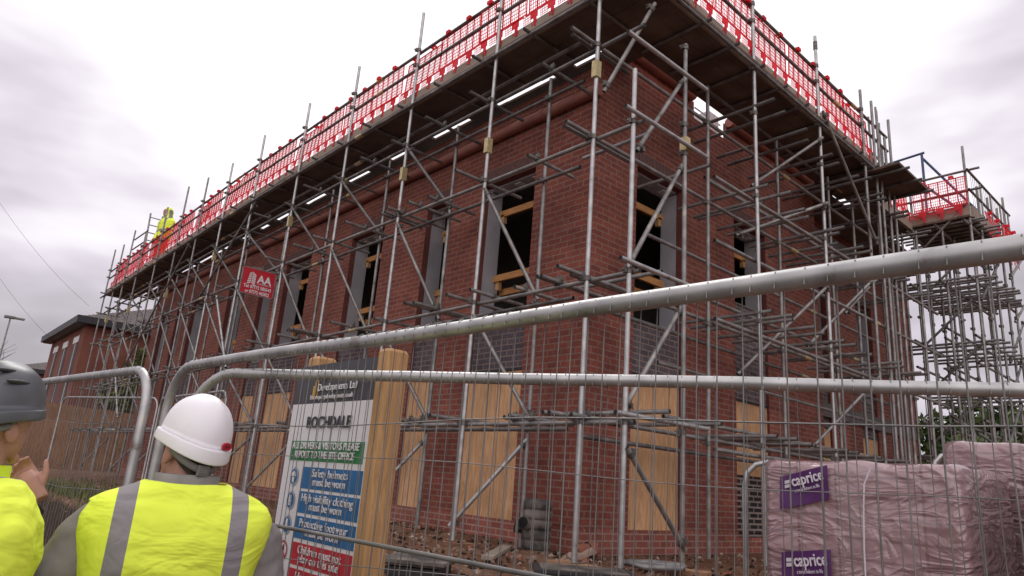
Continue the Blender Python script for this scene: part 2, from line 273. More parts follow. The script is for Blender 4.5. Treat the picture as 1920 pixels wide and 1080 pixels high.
# ---------------------------------------------------------------- helpers: geometry
class MB:
    def __init__(s): s.v = []; s.f = []; s.m = []; s.s = []
    def add(s, vs, fs, mi=0, sm=False):
        o = len(s.v); s.v += [tuple(p) for p in vs]
        for k, f in enumerate(fs):
            s.f.append([i+o for i in f]); s.m.append(mi); s.s.append(sm)
        return s
    def quad(s, a, b, c_, d, mi=0): return s.add([a, b, c_, d], [(0, 1, 2, 3)], mi)
    def box(s, a, b, mi=0):
        x0, y0, z0 = (min(a[i], b[i]) for i in range(3)); x1, y1, z1 = (max(a[i], b[i]) for i in range(3))
        return s.add([(x0, y0, z0), (x1, y0, z0), (x1, y1, z0), (x0, y1, z0), (x0, y0, z1), (x1, y0, z1), (x1, y1, z1), (x0, y1, z1)],
                     [(0, 3, 2, 1), (4, 5, 6, 7), (0, 1, 5, 4), (1, 2, 6, 5), (2, 3, 7, 6), (3, 0, 4, 7)], mi)
    def obox(s, ctr, size, mat=None, mi=0):
        mat = mat or Matrix.Identity(3); ctr = Vector(ctr); hx, hy, hz = (k/2 for k in size)
        P = [ctr+mat@Vector(p) for p in ((-hx, -hy, -hz), (hx, -hy, -hz), (hx, hy, -hz), (-hx, hy, -hz), (-hx, -hy, hz), (hx, -hy, hz), (hx, hy, hz), (-hx, hy, hz))]
        return s.add(P, [(0, 3, 2, 1), (4, 5, 6, 7), (0, 1, 5, 4), (1, 2, 6, 5), (2, 3, 7, 6), (3, 0, 4, 7)], mi)
    def tube(s, p0, p1, r, n=8, mi=0, cap=None, r1=None): return s.path([p0, p1], r, n, mi, cap, rs=None if r1 is None else [r, r1])
    def path(s, pts, r, n=8, mi=0, cap=None, closed=False, rs=None):
        pts = [Vector(p) for p in pts]; L = len(pts); rings = []; prev = None
        for i, p in enumerate(pts):
            a = pts[(i-1) % L] if (i > 0 or closed) else p; b = pts[(i+1) % L] if (i < L-1 or closed) else p
            d = (b-a).normalized()
            if prev is None:
                h = Vector((0, 0, 1)) if abs(d.z) < .9 else Vector((1, 0, 0)); e1 = d.cross(h).normalized()
            else: e1 = (prev-d*prev.dot(d)).normalized()
            prev = e1; e2 = d.cross(e1); rr = rs[i] if rs else r
            rings.append([p+e1*(rr*math.cos(2*math.pi*k/n))+e2*(rr*math.sin(2*math.pi*k/n)) for k in range(n)])
        vs = [q for g in rings for q in g]; fs = []
        for i in range(L if closed else L-1):
            j = (i+1) % L
            for k in range(n): fs.append((i*n+k, i*n+(k+1) % n, j*n+(k+1) % n, j*n+k))
        s.add(vs, fs, mi, True)
        if not closed:
            cm = mi if cap is None else cap
            s.add(rings[0], [tuple(range(n-1, -1, -1))], cm); s.add(rings[-1], [tuple(range(n))], cm)
        return s
    def loft(s, rings, mi=0, capa=True, capb=True, sm=True):
        n = len(rings[0]); vs = [q for g in rings for q in g]; fs = []
        for i in range(len(rings)-1):
            for k in range(n): fs.append((i*n+k, i*n+(k+1) % n, (i+1)*n+(k+1) % n, (i+1)*n+k))
        s.add(vs, fs, mi, sm)
        if capa: s.add(rings[0], [tuple(range(n-1, -1, -1))], mi)
        if capb: s.add(rings[-1], [tuple(range(n))], mi)
        return s
    def ell(s, ctr, rad, mi=0, nu=16, nv=10, mat=None):
        ctr = Vector(ctr); mat = mat or Matrix.Identity(3); rings = []
        for i in range(nv+1):
            a = -math.pi/2+math.pi*(i+.02 if i == 0 else (i-.02 if i == nv else i))/nv
            rings.append([ctr+mat@Vector((rad[0]*math.cos(a)*math.cos(2*math.pi*k/nu), rad[1]*math.cos(a)*math.sin(2*math.pi*k/nu), rad[2]*math.sin(a))) for k in range(nu)])
        return s.loft(rings, mi)
    def xf(s, mat):
        s.v = [tuple(mat@Vector(p)) for p in s.v]; return s
    def mesh(s, name, mats, off=Vector((0, 0, 0))):
        me = bpy.data.meshes.new(name)
        me.from_pydata([(p[0]-off.x, p[1]-off.y, p[2]-off.z) for p in s.v], [], s.f)
        for m in (mats if isinstance(mats, (list, tuple)) else [mats]): me.materials.append(M[m] if isinstance(m, str) else m)
        me.polygons.foreach_set('material_index', s.m); me.polygons.foreach_set('use_smooth', s.s); me.update()
        return me
    def build(s, name, mats, parent=None, label=None, kind=None, local=False, base=None):
        off = Vector((0, 0, 0))
        if not local:
            if parent is not None: off = wloc(parent)
            elif base is not None: off = Vector(base)
        o = bpy.data.objects.new(name, s.mesh(name, mats, off)); COL.objects.link(o)
        if parent is not None: o.parent = parent
        elif base is not None: o.location = base
        if label: o['label'] = label
        if kind: o['kind'] = kind
        return o
def wloc(o):
    v = Vector(o.location)
    while o.parent: o = o.parent; v = v+Vector(o.location)
    return v
def thing(name, label, cat, loc=(0, 0, 0), rz=0, group=None):
    o = bpy.data.objects.new(name, None); COL.objects.link(o); o.empty_display_size = .2
    o.location = loc; o.rotation_euler = (0, 0, rz); o['label'] = label; o['category'] = cat
    if group: o['group'] = group
    return o
def tag(o, label, cat, group=None):
    o['label'] = label; o['category'] = cat
    if group: o['group'] = group
    return o
def dup(o, parent=None, loc=None, rz=None):
    n = o.copy(); COL.objects.link(n); n.parent = parent
    if loc is not None: n.location = loc
    if rz is not None: n.rotation_euler = (0, 0, rz)
    return n
def text(s, size, m, parent, origin, ux, uy, name='lettering', ext=.0015, align='LEFT', bold=0., shear=0., width=None, space=1.0, lift=.003, frame=None):
    """flat raised lettering: origin = start of the baseline, ux / uy = world directions of writing and of letter height"""
    cu = bpy.data.curves.new('t', 'FONT'); cu.body = s; cu.size = size; cu.extrude = ext; cu.align_x = align; cu.offset = bold; cu.shear = shear
    cu.resolution_u = 3; cu.space_character = space
    ob = bpy.data.objects.new('t', cu); COL.objects.link(ob)
    dg = bpy.context.evaluated_depsgraph_get(); me = bpy.data.meshes.new_from_object(ob.evaluated_get(dg))
    bpy.data.objects.remove(ob)
    ux = Vector(ux).normalized(); uy = Vector(uy).normalized(); un = ux.cross(uy)
    if width and len(me.vertices):
        xs = [v.co.x for v in me.vertices]; k = width/max(1e-6, max(xs)-min(xs))
        for v in me.vertices: v.co.x *= k
    mat = Matrix((ux, uy, un)).transposed().to_4x4(); mat.translation = Vector(origin)+un*lift-(Vector((0, 0, 0)) if frame else wloc(parent))
    if frame: mat = frame@mat
    me.transform(mat); me.materials.clear(); me.materials.append(M[m])
    o = bpy.data.objects.new(name, me); COL.objects.link(o); o.parent = parent
    return o

# ---------------------------------------------------------------- ground
def sstep(a, b, x):
    t = max(0., min(1., (x-a)/(b-a))); return t*t*(3-2*t)
def gh(x, y):
    a = -.68+.98*sstep(-3.7, -1.5, x)                    # gentle rise by the sign and pallets
    b = -.68+.42*sstep(-4.0, -3.2, x)+.60*sstep(-3.15, -2.75, x+.25*mnoise.noise((x*.7, y*.9, 3)))   # dug bank further along
    k = sstep(.6, 2.2, y); h = a*(1-k)+b*k
    if -4.0 < x < .8 and -9 < y < 24:
        w = sstep(-4.0, -3.4, x)*(1-sstep(.2, .8, x))
        h += w*(.05*mnoise.noise((x*1.7, y*1.7, 0))+.03*mnoise.noise((x*5, y*5, 1))+.012*mnoise.noise((x*14, y*14, 2)))
    if x > 14: h -= 0.0
    return h
def axis_pts(fine0, fine1, step, far):
    p = [fine0+i*step for i in range(int(round((fine1-fine0)/step))+1)]; d = step; a = p[0]; b = p[-1]; lo = []; hi = []
    while a > -far or b < far:
        d *= 1.35; a -= d; b += d; lo.append(max(a, -far)); hi.append(min(b, far))
    return sorted(set(lo))+p+sorted(set(hi))
xs = axis_pts(-4.4, 1.0, .09, 420); ys = axis_pts(-4.5, 13, .10, 420)
g = MB(); nx = len(xs); ny = len(ys)
g.add([(x, y, gh(x, y)) for y in ys for x in xs], [(j*nx+i, j*nx+i+1, (j+1)*nx+i+1, (j+1)*nx+i) for j in range(ny-1) for i in range(nx-1)], 0, True)
g.build('ground', 'soil', kind='structure')
MB().box((-14, -60, -.70), (-4.25, 60, -.664)).build('road', 'asphalt', kind='structure')

# ---------------------------------------------------------------- main building
WX, WY, TOPL, TOPR = .85, .70, 6.2, 6.62
bld = thing('brick_building', 'half built two storey red brick building with boarded ground floor openings', 'building', (WX, WY, .3))
def wallgrid(mb, P, u0, u1, v0, v1, holes, mi=0, flip=False):
    us = sorted({u0, u1, *[h[0] for h in holes], *[h[1] for h in holes]}); vs = sorted({v0, v1, *[h[2] for h in holes], *[h[3] for h in holes]})
    for i in range(len(us)-1):
        for j in range(len(vs)-1):
            cu, cv = (us[i]+us[i+1])/2, (vs[j]+vs[j+1])/2
            if any(h[0] < cu < h[1] and h[2] < cv < h[3] for h in holes): continue
            q = [P(us[i], vs[j]), P(us[i+1], vs[j]), P(us[i+1], vs[j+1]), P(us[i], vs[j+1])]
            mb.quad(*(q[::-1] if flip else q), mi)
LB = [(1.78, 2.85), (3.68, 4.25), (5.52, 6.62), (8.22, 9.35), (9.95, 10.6), (11.5, 12.53), (14.1, 15.15), (15.85, 16.42), (17.05, 17.85)]
RBAY = [(1.65, 2.68, 3.05, .55), (4.03, 4.98, 3.80, 1.32)]
RB2 = [(7.62, 8.06, 3.05), (9.45, 10.25, 3.05)]
YEND, XE1, XE2, YR = 18.6, 6.82, 12.6, 1.1
D = .36
holesL = [(a, b, .55, 5.1) for a, b in LB]
w = MB(); wallgrid(w, lambda u, v: (WX, u, v), WY, YEND, .56, TOPL, holesL, 0, True)
holesR = [(a, b, .55, 5.1) for a, b, s, t in RBAY]
wallgrid(w, lambda u, v: (u, WY, v), WX, XE1, .56, TOPR, holesR+[(2.95, 3.75, 6.36, TOPR)], 1)
w.quad((XE1, WY, .56), (XE1, YR, .56), (XE1, YR, TOPR), (XE1, WY, TOPR), 0)
wallgrid(w, lambda u, v: (u, YR, v), XE1, XE2, .56, TOPR-.1, [(a, b, .55, 5.1) for a, b, s in RB2], 1)
w.quad((XE2, YR, .2), (XE2, YEND, .2), (XE2, YEND, TOPL), (XE2, YR, TOPL), 0)
w.quad((WX, YEND, .2), (WX, YEND, TOPL), (XE2, YEND, TOPL), (XE2, YEND, .2), 1)
w.build('wall', ['brick_y', 'brick_x'], bld)
p = MB()
wallgrid(p, lambda u, v: (WX-.012, u, v), WY-.012, YEND, .0, .56, [], 0, True); wallgrid(p, lambda u, v: (u, WY-.012, v), WX-.012, XE1, .0, .56, [(RBAY[1][0], RBAY[1][1], .5, .57)], 1)
p.quad((WX-.012, WY-.012, .56), (WX-.012, YEND, .56), (WX+.02, YEND, .56), (WX+.02, WY, .56), 0)
p.quad((WX, WY-.012, .56), (XE1, WY-.012, .56), (XE1, WY+.02, .56), (WX, WY+.02, .56), 1)
wallgrid(p, lambda u, v: (u, YR-.012, v), XE1, XE2, 0, .56, [], 1)
p.build('plinth', ['plinth_y', 'plinth_x'], bld)
# roof deck, first floor, dark inner partitions added to keep the inside black
r = MB(); r.box((WX+.03, WY+.35, TOPL-.28), (XE2-.05, YEND-.05, TOPL-.02)); r.box((WX+.03, WY+.03, TOPL-.28), (2.9, WY+.36, TOPL-.02)); r.box((3.8, WY+.03, TOPL-.28), (XE1-.02, WY+.36, TOPL-.02))
r.build('roof', 'roofgrey', bld)
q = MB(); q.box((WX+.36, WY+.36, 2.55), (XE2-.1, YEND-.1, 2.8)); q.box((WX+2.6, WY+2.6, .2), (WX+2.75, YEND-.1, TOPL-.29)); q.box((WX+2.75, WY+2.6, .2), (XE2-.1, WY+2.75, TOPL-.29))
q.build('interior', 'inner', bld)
def bay(plane, a, b, sill, low, narrow=False):
    """one vertical strip of openings: window hole with reveals above, grey brick panel, plywood board below"""
    if plane == 'L':
        P = lambda u, d, v: (WX+d, u, v); gm, bm = 'grey_y', 'brick_y'
    elif plane == 'R':
        P = lambda u, d, v: (u, WY+d, v); gm, bm = 'grey_x', 'brick_x'
    else:
        P = lambda u, d, v: (u, YR+d, v); gm, bm = 'grey_x', 'brick_x'
    far = b                                                # the reveal one sees is the far one on both faces
    rv = MB()
    for u, s in ((a, 1), (b, -1)):
        q1 = [P(u, 0, low), P(u, .105, low), P(u, .105, 5.1), P(u, 0, 5.1)]; rv.quad(*q1, 0)
        rv.box(P(u+s*.004, .105, sill), P(u-s*.04, D, 5.06), 1)
    rv.quad(P(a, 0, 5.1), P(b, 0, 5.1), P(b, .12, 5.1), P(a, .12, 5.1), 0)
    rv.box(P(a, .12, 5.075), P(b, D, 5.12), 1)
    n = 3 if not narrow else 2
    for k in range(n):
        u = a+(b-a)*(k+.5)/n; rv.box(P(u-.06, .16, 5.06), P(u+.06, .27, 5.077), 2)
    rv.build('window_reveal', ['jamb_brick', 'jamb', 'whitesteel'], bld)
    so_ = MB(); nn = int((b-a+.1)/.075)
    for k in range(nn):
        u = a-.05+k*.075; so_.box(P(u+.005, -.004, 5.105), P(u+.07, .02, 5.315))
    so_.build('soldier_lintel', 'soldier', bld)
    bot = 2.38
    sp = MB(); sp.box(P(a+.003, .045, bot), P(b-.003, .15, sill)); sp.box(P(a+.003, .03, sill-.003), P(b-.003, D, sill+.01), 1)
    sp.build('grey_brick_panel', [gm, 'concrete'], bld)
    lt = MB(); lt.box(P(a-.01, .012, bot-.03), P(b+.01, .11, bot)); lt.build('lintel_plate', 'darktrim', bld)
    pb = MB(); mid = a+(b-a)*.5
    pb.box(P(a+.006, .035, low+.004), P(b-.006, .053, bot-.032)); pb.build('plywood_board', 'ply', bld)
    if low > 1:
        db = MB(); db.box(P(a+.003, .02, .5), P(b-.003, .12, low)); db.build('dark_brick_panel', 'dark_x', bld)
    for z, d in ((4.72, .33), (3.72, .30), (3.55, .44)):
        tr = MB(); tr.box(P(a+.02 if d < .4 else a+.05, d, z), P(b, d+.04, z+.095)); tr.build('timber_rail', 'pineh' if plane == 'L' else 'pinex', bld)
    for z in (4.62, 3.60): tr = MB(); tr.box(P(b-.10, D-.03, z), P(b-.03, D+.03, z+.13)); tr.build('timber_block', 'pine', bld)
for a, b in LB: bay('L', a, b, 3.05, .55, b-a < .8)
for a, b, s, l in RBAY: bay('R', a, b, s, l)
for a, b, s in RB2: bay('R2', a, b, s, .55, True)
# terracotta eaves pipe on the left face, with joints, and on the right face under the deck
gt = MB(); y = WY-.05
while y < YEND-1:
    y2 = y+.95; gt.tube((WX-.06, y+.012, 5.80), (WX-.06, y2, 5.80), .075, 12); gt.tube((WX-.06, y+.0, 5.80), (WX-.06, y+.05, 5.80), .083, 12); y = y2
gt.build('eaves_roll', 'terracotta', bld)
gt = MB()
for x0, x1 in ((WX-.05, 2.85), (3.85, XE1+.05)):
    gt.tube((x0, WY-.05, 6.66), (x1, WY-.05, 6.66), .085, 12)
gt.build('eaves_roll', 'terracotta', bld)
gt = MB(); gt.tube((XE1+.3, YR-.05, 6.5), (XE2, YR-.05, 6.5), .085, 12); gt.build('eaves_roll', 'terracotta', bld)
lv = MB()
for k in range(6): lv.box((2.95, WY+.06+.09*k, 6.37), (3.75, WY+.085+.09*k, 6.40))
lv.box((3.35, WY-.0, 6.36), (3.62, WY+.3, 6.66), 0); lv.tube((3.0, WY+.02, 6.47), (3.7, WY+.02, 6.47), .012); lv.tube((3.0, WY+.02, 6.56), (3.7, WY+.02, 6.56), .012)
lv.build('roof_bars', 'whitesteel', bld)

# ---------------------------------------------------------------- scaffolds
TR = .0242
def stick(p0, p1, parent, name, m='oldsteel', n=9, r=TR, extra=None, kind=None, label=None):
    mb = MB(); mb.tube(p0, p1, r, n, 0, 1)
    if extra: extra(mb)
    return mb.build(name, [m, 'hole', 'coupler', 'goldcoupler'], parent, kind=kind, label=label)
def clamp(mb, p, ax, mi=2, s=1.0):
    p = Vector(p); ax = Vector(ax).normalized()
    mb.tube(p-ax*.026*s, p+ax*.026*s, .034*s, 8, mi, mi)
    o = ax.cross(Vector((.3, .7, .2))).normalized()
    mb.obox(p+o*.042*s, (.03*s, .05*s, .05*s), None, mi); mb.tube(p+o*.03*s, p+o*.085*s, .008*s, 5, mi, mi)
ZA, ZB, ZC, ZD, ZE, ZF, ZG, ZT = 1.585, 3.0, 4.576, 5.706, 6.34, 7.065, 7.334, 8.0
LY = [0, 1.776, 3.72, 5.65, 7.53, 9.66, 11.42, 13.08, 14.65, 16.33, 18.18, 19.63, 20.76, 21.9]
IY = [1.18, 3.09, 4.93, 6.85, 8.7, 10.7, 12.35, 13.95, 15.6, 17.3, 19.0, 20.4, 21.6]
IX = .45
lsc = thing('scaffold', 'long tube scaffold with red guards along the boarded left face of the brick building', 'scaffold', (0, 0, .33))
rnd = random.Random(3)
for i, y in enumerate(LY):
    top = {0: 8.4, 1: 8.0}.get(i, ZT+rnd.uniform(-.12, .12) if i < 6 else ZT+rnd.uniform(-.3, .35))
    def ex(mb, y=y, i=i):
        for z in (ZA, ZB, ZC, ZD, ZE, ZF, ZG): clamp(mb, (0, y, z+.01), (0, 0, 1))
        if i % 2 == 0 or i < 3:
            zz = 5.30 if i == 0 else rnd.uniform(4.7, 5.4); mb.box((-.045, y-.035, zz), (.035, y+.035, zz+.20), 3)
        mb.box((-.075, y-.075, .33), (.075, y+.075, .338), 2)
    stick((0, y, .34), (0, y, top), lsc, 'standard', 'steel' if i < 7 else 'oldsteel', 10 if i < 6 else 7, extra=ex)
# extra corner standard beyond the corner, stopping below the deck
def ex(mb):
    for z in (ZA, ZB, ZC): clamp(mb, (0, -.53, z), (0, 0, 1))
stick((0, -.53, .36), (0, -.53, 5.18), lsc, 'standard', 'steel', 10, extra=ex)
for i, y in enumerate(IY):
    def ex(mb, y=y):
        for z in (ZA, ZB, ZC, ZD): clamp(mb, (IX, y, z+.01), (0, 0, 1))
    stick((IX, y, .34), (IX, y, 6.0), lsc, 'standard', 'oldsteel', 8, extra=ex)
nled = 0
def ledger(parent, P, a, b, z, m='oldsteel', seg=6.2, ov=.0, first=0.0):
    u = a
    while u < b-.3:
        v = min(b, u+seg*rnd.uniform(.85, 1.05)); v = b if b-v < 1.2 else v
        def ex(mb, v=v):
            if v < b: mb.tube(P(v-.10, z), P(v+.10, z), .031, 8, 3, 3)
        stick(P(u, z), P(v, z), parent, 'ledger', m, 8, extra=ex); u = v+.004
for z, a in ((ZA, -.60), (ZB, -.62), (ZC, -.62), (ZD, -.60)): ledger(lsc, lambda u, z: (.05, u, z), a, 21.6, z, 'oldsteel' if z < 5 else 'dullsteel')
ledger(lsc, lambda u, z: (-.05, u, z), -.2, 22.2, ZE, 'dullsteel')
ledger(lsc, lambda u, z: (.05, u, z), -.9, 22.2, ZG, 'dullsteel'); ledger(lsc, lambda u, z: (.05, u, z), -.9, 22.2, ZF, 'dullsteel')
for z in (ZA, ZB, ZC, ZD): ledger(lsc, lambda u, z: (IX-.05, u, z), .55, 21.8, z-.02, 'dullsteel')
ledger(lsc, lambda u, z: (IX-.05, u, z), .6, 21.8, 6.26, 'dullsteel')
ntr = 0; rest = MB()
def transom(parent, p0, p1, m='oldsteel', lim=100, clampat=None):
    global ntr
    if ntr < lim:
        def ex(mb):
            for q in (clampat or []): clamp(mb, q, Vector(p1)-Vector(p0))
        stick(p0, p1, parent, 'transom', m, 8, extra=ex)
    else: rest.tube(p0, p1, TR, 6, 0, 1)
    ntr += 1
tl = []
for i, y in enumerate(LY):
    for z in (ZA, ZB, ZC, ZD):
        nxt = LY[i+1] if i+1 < len(LY) else y+1.4
        for yy in ((y+.13, (y+nxt)/2+rnd.uniform(-.15, .15)) if y < 11 else (y+.13,)):
            ovh = (rnd.choice((.10, .16, .32, .38)) if z < 5 else rnd.choice((.12, .2, .28))) if y < 9 else .1
            tl.append((yy, z, ovh, rnd.uniform(.62, .78)))
for k in range(16): tl.append((rnd.uniform(-.35, 6.5), rnd.choice((ZA, ZB, ZC, ZC, ZB)), rnd.uniform(.15, .45), rnd.uniform(.5, .8)))
tl.sort(key=lambda q: q[0])
for yy, z, ovh, inn in tl:
    if yy < .5 and z < 5.5: inn = .75
    transom(lsc, (-ovh, yy, z+.052), (inn, yy+rnd.uniform(-.01, .01), z+.052), 'oldsteel' if z < 5 else 'dullsteel', 84, [(.05, yy, z+.052)])
rest.build('transom', ['dullsteel', 'hole'], lsc, kind='stuff')
y = -.75; k = 0                                            # short deck transoms (putlogs) with ends just proud of the edge
pl = MB()
while y < 22: pl.tube((-.14-.06*(k % 3 == 0), y, ZE+.05), (.80, y, ZE+.05), TR, 7, 0, 1); y += .93; k += 1
pl.build('putlogs', ['dullsteel', 'hole'], lsc, kind='stuff')
def brace(p0, p1, parent=lsc, m='oldsteel'):
    def ex(mb):
        d = Vector(p1)-Vector(p0); clamp(mb, Vector(p0)+d.normalized()*.08, d); clamp(mb, Vector(p1)-d.normalized()*.08, d)
    stick(p0, p1, parent, 'brace', m, 8, extra=ex)
for i in range(1, 13):
    o_, n_ = LY[i], IY[i-1]
    brace((-.04, o_-.05, ZC-.12), (IX-.03, n_-.05, ZB+.05))
    if i < 8 or i % 2: brace((-.04, o_-.05, ZB-.15), (IX-.03, n_-.05, ZA+.08), m='oldsteel' if i < 7 else 'dullsteel')
    if i < 9 or i % 2: brace((IX, n_, ZA-.12), (-.02, o_+.06, .48), m='steel' if i < 4 else 'oldsteel')
    if i > 1: brace((-.04, o_-.05, ZD-.05), (IX-.03, n_-.05, ZC+.1), m='dullsteel')
brace((-.09, 9.2, 6.2), (-.09, 11.6, 4.55), m='dullsteel'); brace((-.09, 13.2, 6.2), (-.09, 17.0, 3.2), m='dullsteel')
brace((-.12, 10.4, 4.35), (-.12, 9.1, 2.72), m='steel'); brace((-.12, 17.6, 3.3), (-.12, 16.2, 1.9), m='steel')
# deck, toe board, brick guards
def boards(parent, P, u0, u1, rows, z, th=.038, L=3.9, name='deck', seed=1, m='deck'):
    rr = random.Random(seed); mb = MB()
    for d0, d1 in rows:
        u = u0-rr.uniform(0, 1.2)*0
        while u < u1-.05:
            v = min(u1, u+L*rr.choice((.62, 1, .8))); dz = rr.uniform(-.006, .006)
            a = P(u+.006, d0, z+dz); b = P(v-.006, d1, z+dz+th); mb.box(a, b); u = v
    return mb.build(name, m, parent)
boards(lsc, lambda u, d, z: (d, u, z), -.62, 22, [(.0+.216*k, .0+.216*k+.211) for k in range(4)], ZE+.078, seed=4)
boards(lsc, lambda u, d, z: (d, u, z), -.5, 21, [(.962, 1.14), (1.145, 1.33)], ZE+.09, seed=5)
rr = random.Random(41); y = .2
while y < 21: l = rr.uniform(.25, .9); fl = MB(); fl.box((.862, y, ZE+.085), (.958, y+l, ZE+.12)); fl.build('filler_board', 'deck', lsc); y += l+rr.uniform(.3, 1.3)
tb = MB(); y = -.62; rr = random.Random(8)
while y < 22:
    v = min(22, y+rr.uniform(2.4, 3.9)); o = rr.uniform(0, .02); tb.box((.032+o*.5, y+.004, ZE+.06), (.070+o*.5, v-.004, ZE+.29+rr.uniform(-.01, .01))); y = v
tb.build('toe_board', 'toe', lsc)
def guard_mesh(wd=.93, H=.742):
    """one red plastic brick guard: hooks, upper grid, sloping ledge, lower grid with tabs; local x along, z up, y outwards"""
    mb = MB(); t = .005; zt, zl = H, .235
    for x0, x1 in ((0, .016), (wd-.016, wd)): mb.box((x0, -t, zl), (x1, t, zt))
    mb.box((0, -t, zt-.02), (wd, t, zt)); mb.box((0, -t, zl), (wd, t, zl+.014))
    for k in range(1, 6): x = wd*k/6; mb.box((x-.011, -t, zl), (x+.011, t, zt))
    for k in range(1, 24): x = wd*k/24; mb.box((x-.0036, -.002, zl), (x+.0036, .002, zt))
    for k in range(1, 9): z = zl+(zt-zl)*k/9; mb.box((0, -.002, z-.004), (wd, .002, z+.004))
    for k in range(24):
        x = wd*(k+.5)/24; w_ = .0185 if k % 4 == 0 else .013; mb.add([(x-w_, .0, zl+.01), (x+w_, .0, zl+.01), (x+w_, .058, zl-.07), (x-w_, .058, zl-.07)], [(0, 1, 2, 3)])
    mb.box((0, .053, zl-.085), (wd, .06, zl-.055))
    for k in range(3):
        x = wd*(k+.5)/3; mb.box((x-.07, .052, .07), (x+.06, .06, zl-.06)); mb.box((x-.05, .052, -.0), (x+.005, .06, .07)); mb.box((x-.042, .056, -.05), (x-.012, .062, 0)); mb.box((x+.015, .056, -.03), (x+.033, .062, 0))
        for j in range(5): xx = x+.062+.030*j; mb.box((xx-.0032, .054, .04), (xx+.0032, .057, zl-.06))
        for j in range(4): zz = .045+.035*j; mb.box((x+.045, .054, zz-.003), (x+.20, .057, zz+.003))
    for x in (wd*.24, wd*.76):
        for d in (-.04, .028): mb.box((x+d, -.01, zt-.01), (x+d+.012, .05, zt+.03))
        mb.box((x-.04, .012, zt+.024), (x+.04, .066, zt+.034)); mb.box((x-.04, .06, zt-.02), (x+.04, .068, zt+.034))
    return mb.mesh('brick_guard', 'redmesh')
GM = guard_mesh()
def guard(parent, loc, rz):
    o = bpy.data.objects.new('brick_guard', GM); COL.objects.link(o); o.parent = parent; o.location = Vector(loc)-wloc(parent); o.rotation_euler = (R(rnd.uniform(-4, 4)), R(rnd.uniform(-.8, .8)), rz+R(rnd.uniform(-1, 1)))
y = -.60
while y < 21.3:
    guard(lsc, (.086, y, ZE+.25), math.pi/2)
    y += .962

# the far lifts of the long scaffold run slightly downhill with the site
def fall(y, z): return 0. if y < 8 else .36*((y-8)/14)**1.25*(z-.99)/6.
for ch_ in list(lsc.children):
    if ch_.data is GM: ch_.location.z -= fall(ch_.location.y, ch_.location.z+.33+.4); continue
    for v_ in ch_.data.vertices: v_.co.z -= fall(v_.co.y, v_.co.z+.33)

# right scaffold
YO = -.57
rsc = thing('scaffold', 'tube scaffold with red guards along the right face of the brick building', 'scaffold', (2, YO, .35))
ROX = [2.375, 4.253, 5.891]
def ex(mb):
    for z in (ZA, ZB, ZC, ZC+.35, ZD+.2): clamp(mb, (.9, -.53, z), (0, 0, 1))
    mb.box((.86, -.575, 4.60), (.94, -.49, 4.76), 3); mb.box((.83, -.60, .30), (.97, -.46, .31), 2)
stick((.9, -.53, .31), (.9, -.53, 5.95), rsc, 'standard', 'oldsteel', 10, extra=ex)
for i, x in enumerate(ROX):
    def ex(mb, x=x):
        for z in (ZA, ZB, ZC, ZD, ZE, ZF, ZG): clamp(mb, (x, YO, z), (0, 0, 1))
        if i == 1: mb.tube((x, YO, 7.62), (x, YO, 7.75), .034, 8, 2, 2)
    stick((x, YO, .34), (x, YO, (8.2, 7.85, 7.7)[i]), rsc, 'standard', 'steel' if i < 2 else 'oldsteel', 9, extra=ex)
for x, t_ in ((7.0, 7.3), (7.25, 7.75), (6.55, 7.6), (8.2, 5.9), (6.35, 7.7)):
    stick((x, YO if x < 6.9 else YO+.05, .34), (x, YO if x < 6.9 else YO+.05, t_), rsc, 'standard', 'oldsteel', 8)
for x in (2.2, 4.06, 5.80, 6.75, 7.9, 9.1):
    def ex(mb, x=x):
        for z in (ZA, ZB, ZC, ZD): clamp(mb, (x, 0, z), (0, 0, 1))
    stick((x, 0, .34), (x, 0, 6.25), rsc, 'standard', 'oldsteel', 8, extra=ex)
for z in (ZA, ZB, ZC, ZD):
    ledger(rsc, lambda u, z: (u, .05 if u > -9 else 0, z), -.38, 9.4, z+.05, 'oldsteel', 5.5)
    stick((-.22, -.60, z+.055-(0.28 if z > 5 else 0)), (1.22, -.60, z+.06-(.28 if z > 5 else 0)), rsc, 'ledger', 'steel', 10)
for z in (ZB-.15, ZC-.05, ZA-.12, ZB+.75): ledger(rsc, lambda u, z: (u, YO+.05, z), 1.5, 9.0, z, 'oldsteel', 5)
ledger(rsc, lambda u, z: (u, .30, z), .4, 9.4, ZB-.14, 'dullsteel', 5); ledger(rsc, lambda u, z: (u, .30, z), .3, 9.4, ZA-.1, 'dullsteel', 5)
ledger(rsc, lambda u, z: (u, YO-.05, z), .55, 7.1, ZE, 'dullsteel'); ledger(rsc, lambda u, z: (u, YO+.05, z), -.4, 7.1, ZG, 'dullsteel'); ledger(rsc, lambda u, z: (u, YO+.05, z), -.4, 7.1, ZF, 'dullsteel')
ledger(rsc, lambda u, z: (u, .1, z), .8, 9, ZE-.04, 'dullsteel')
for x in (2.25, 4.1, 5.85, 6.8, 7.95, 3.2, 5.0):
    for z in (ZA, ZB, ZC, ZD):
        for dx in (.12, .0+rnd.uniform(.25, .5)): stick((x+dx, -.75+rnd.uniform(-.12, .1), z+.10), (x+dx, .55, z+.10), rsc, 'transom', 'oldsteel' if z < 5 else 'dullsteel', 7)
x = 1.2
while x < 7.2: stick((x, -.68, ZE+.05), (x, .32, ZE+.05), rsc, 'transom', 'dullsteel', 7); x += .62
for z, y_, a_, b_ in ((ZB+.33, .06, 1.9, 8.6), (ZC+.36, .06, 2.3, 9.0), (ZA+.22, .06, 1.4, 8.2), (ZC-.62, .30, 1.3, 8.8), (ZB-.55, .30, 1.6, 8.4), (ZD-.55, .30, 2.6, 9.0)): ledger(rsc, lambda u, z: (u, y_, z), a_, b_, z, 'oldsteel', 5)
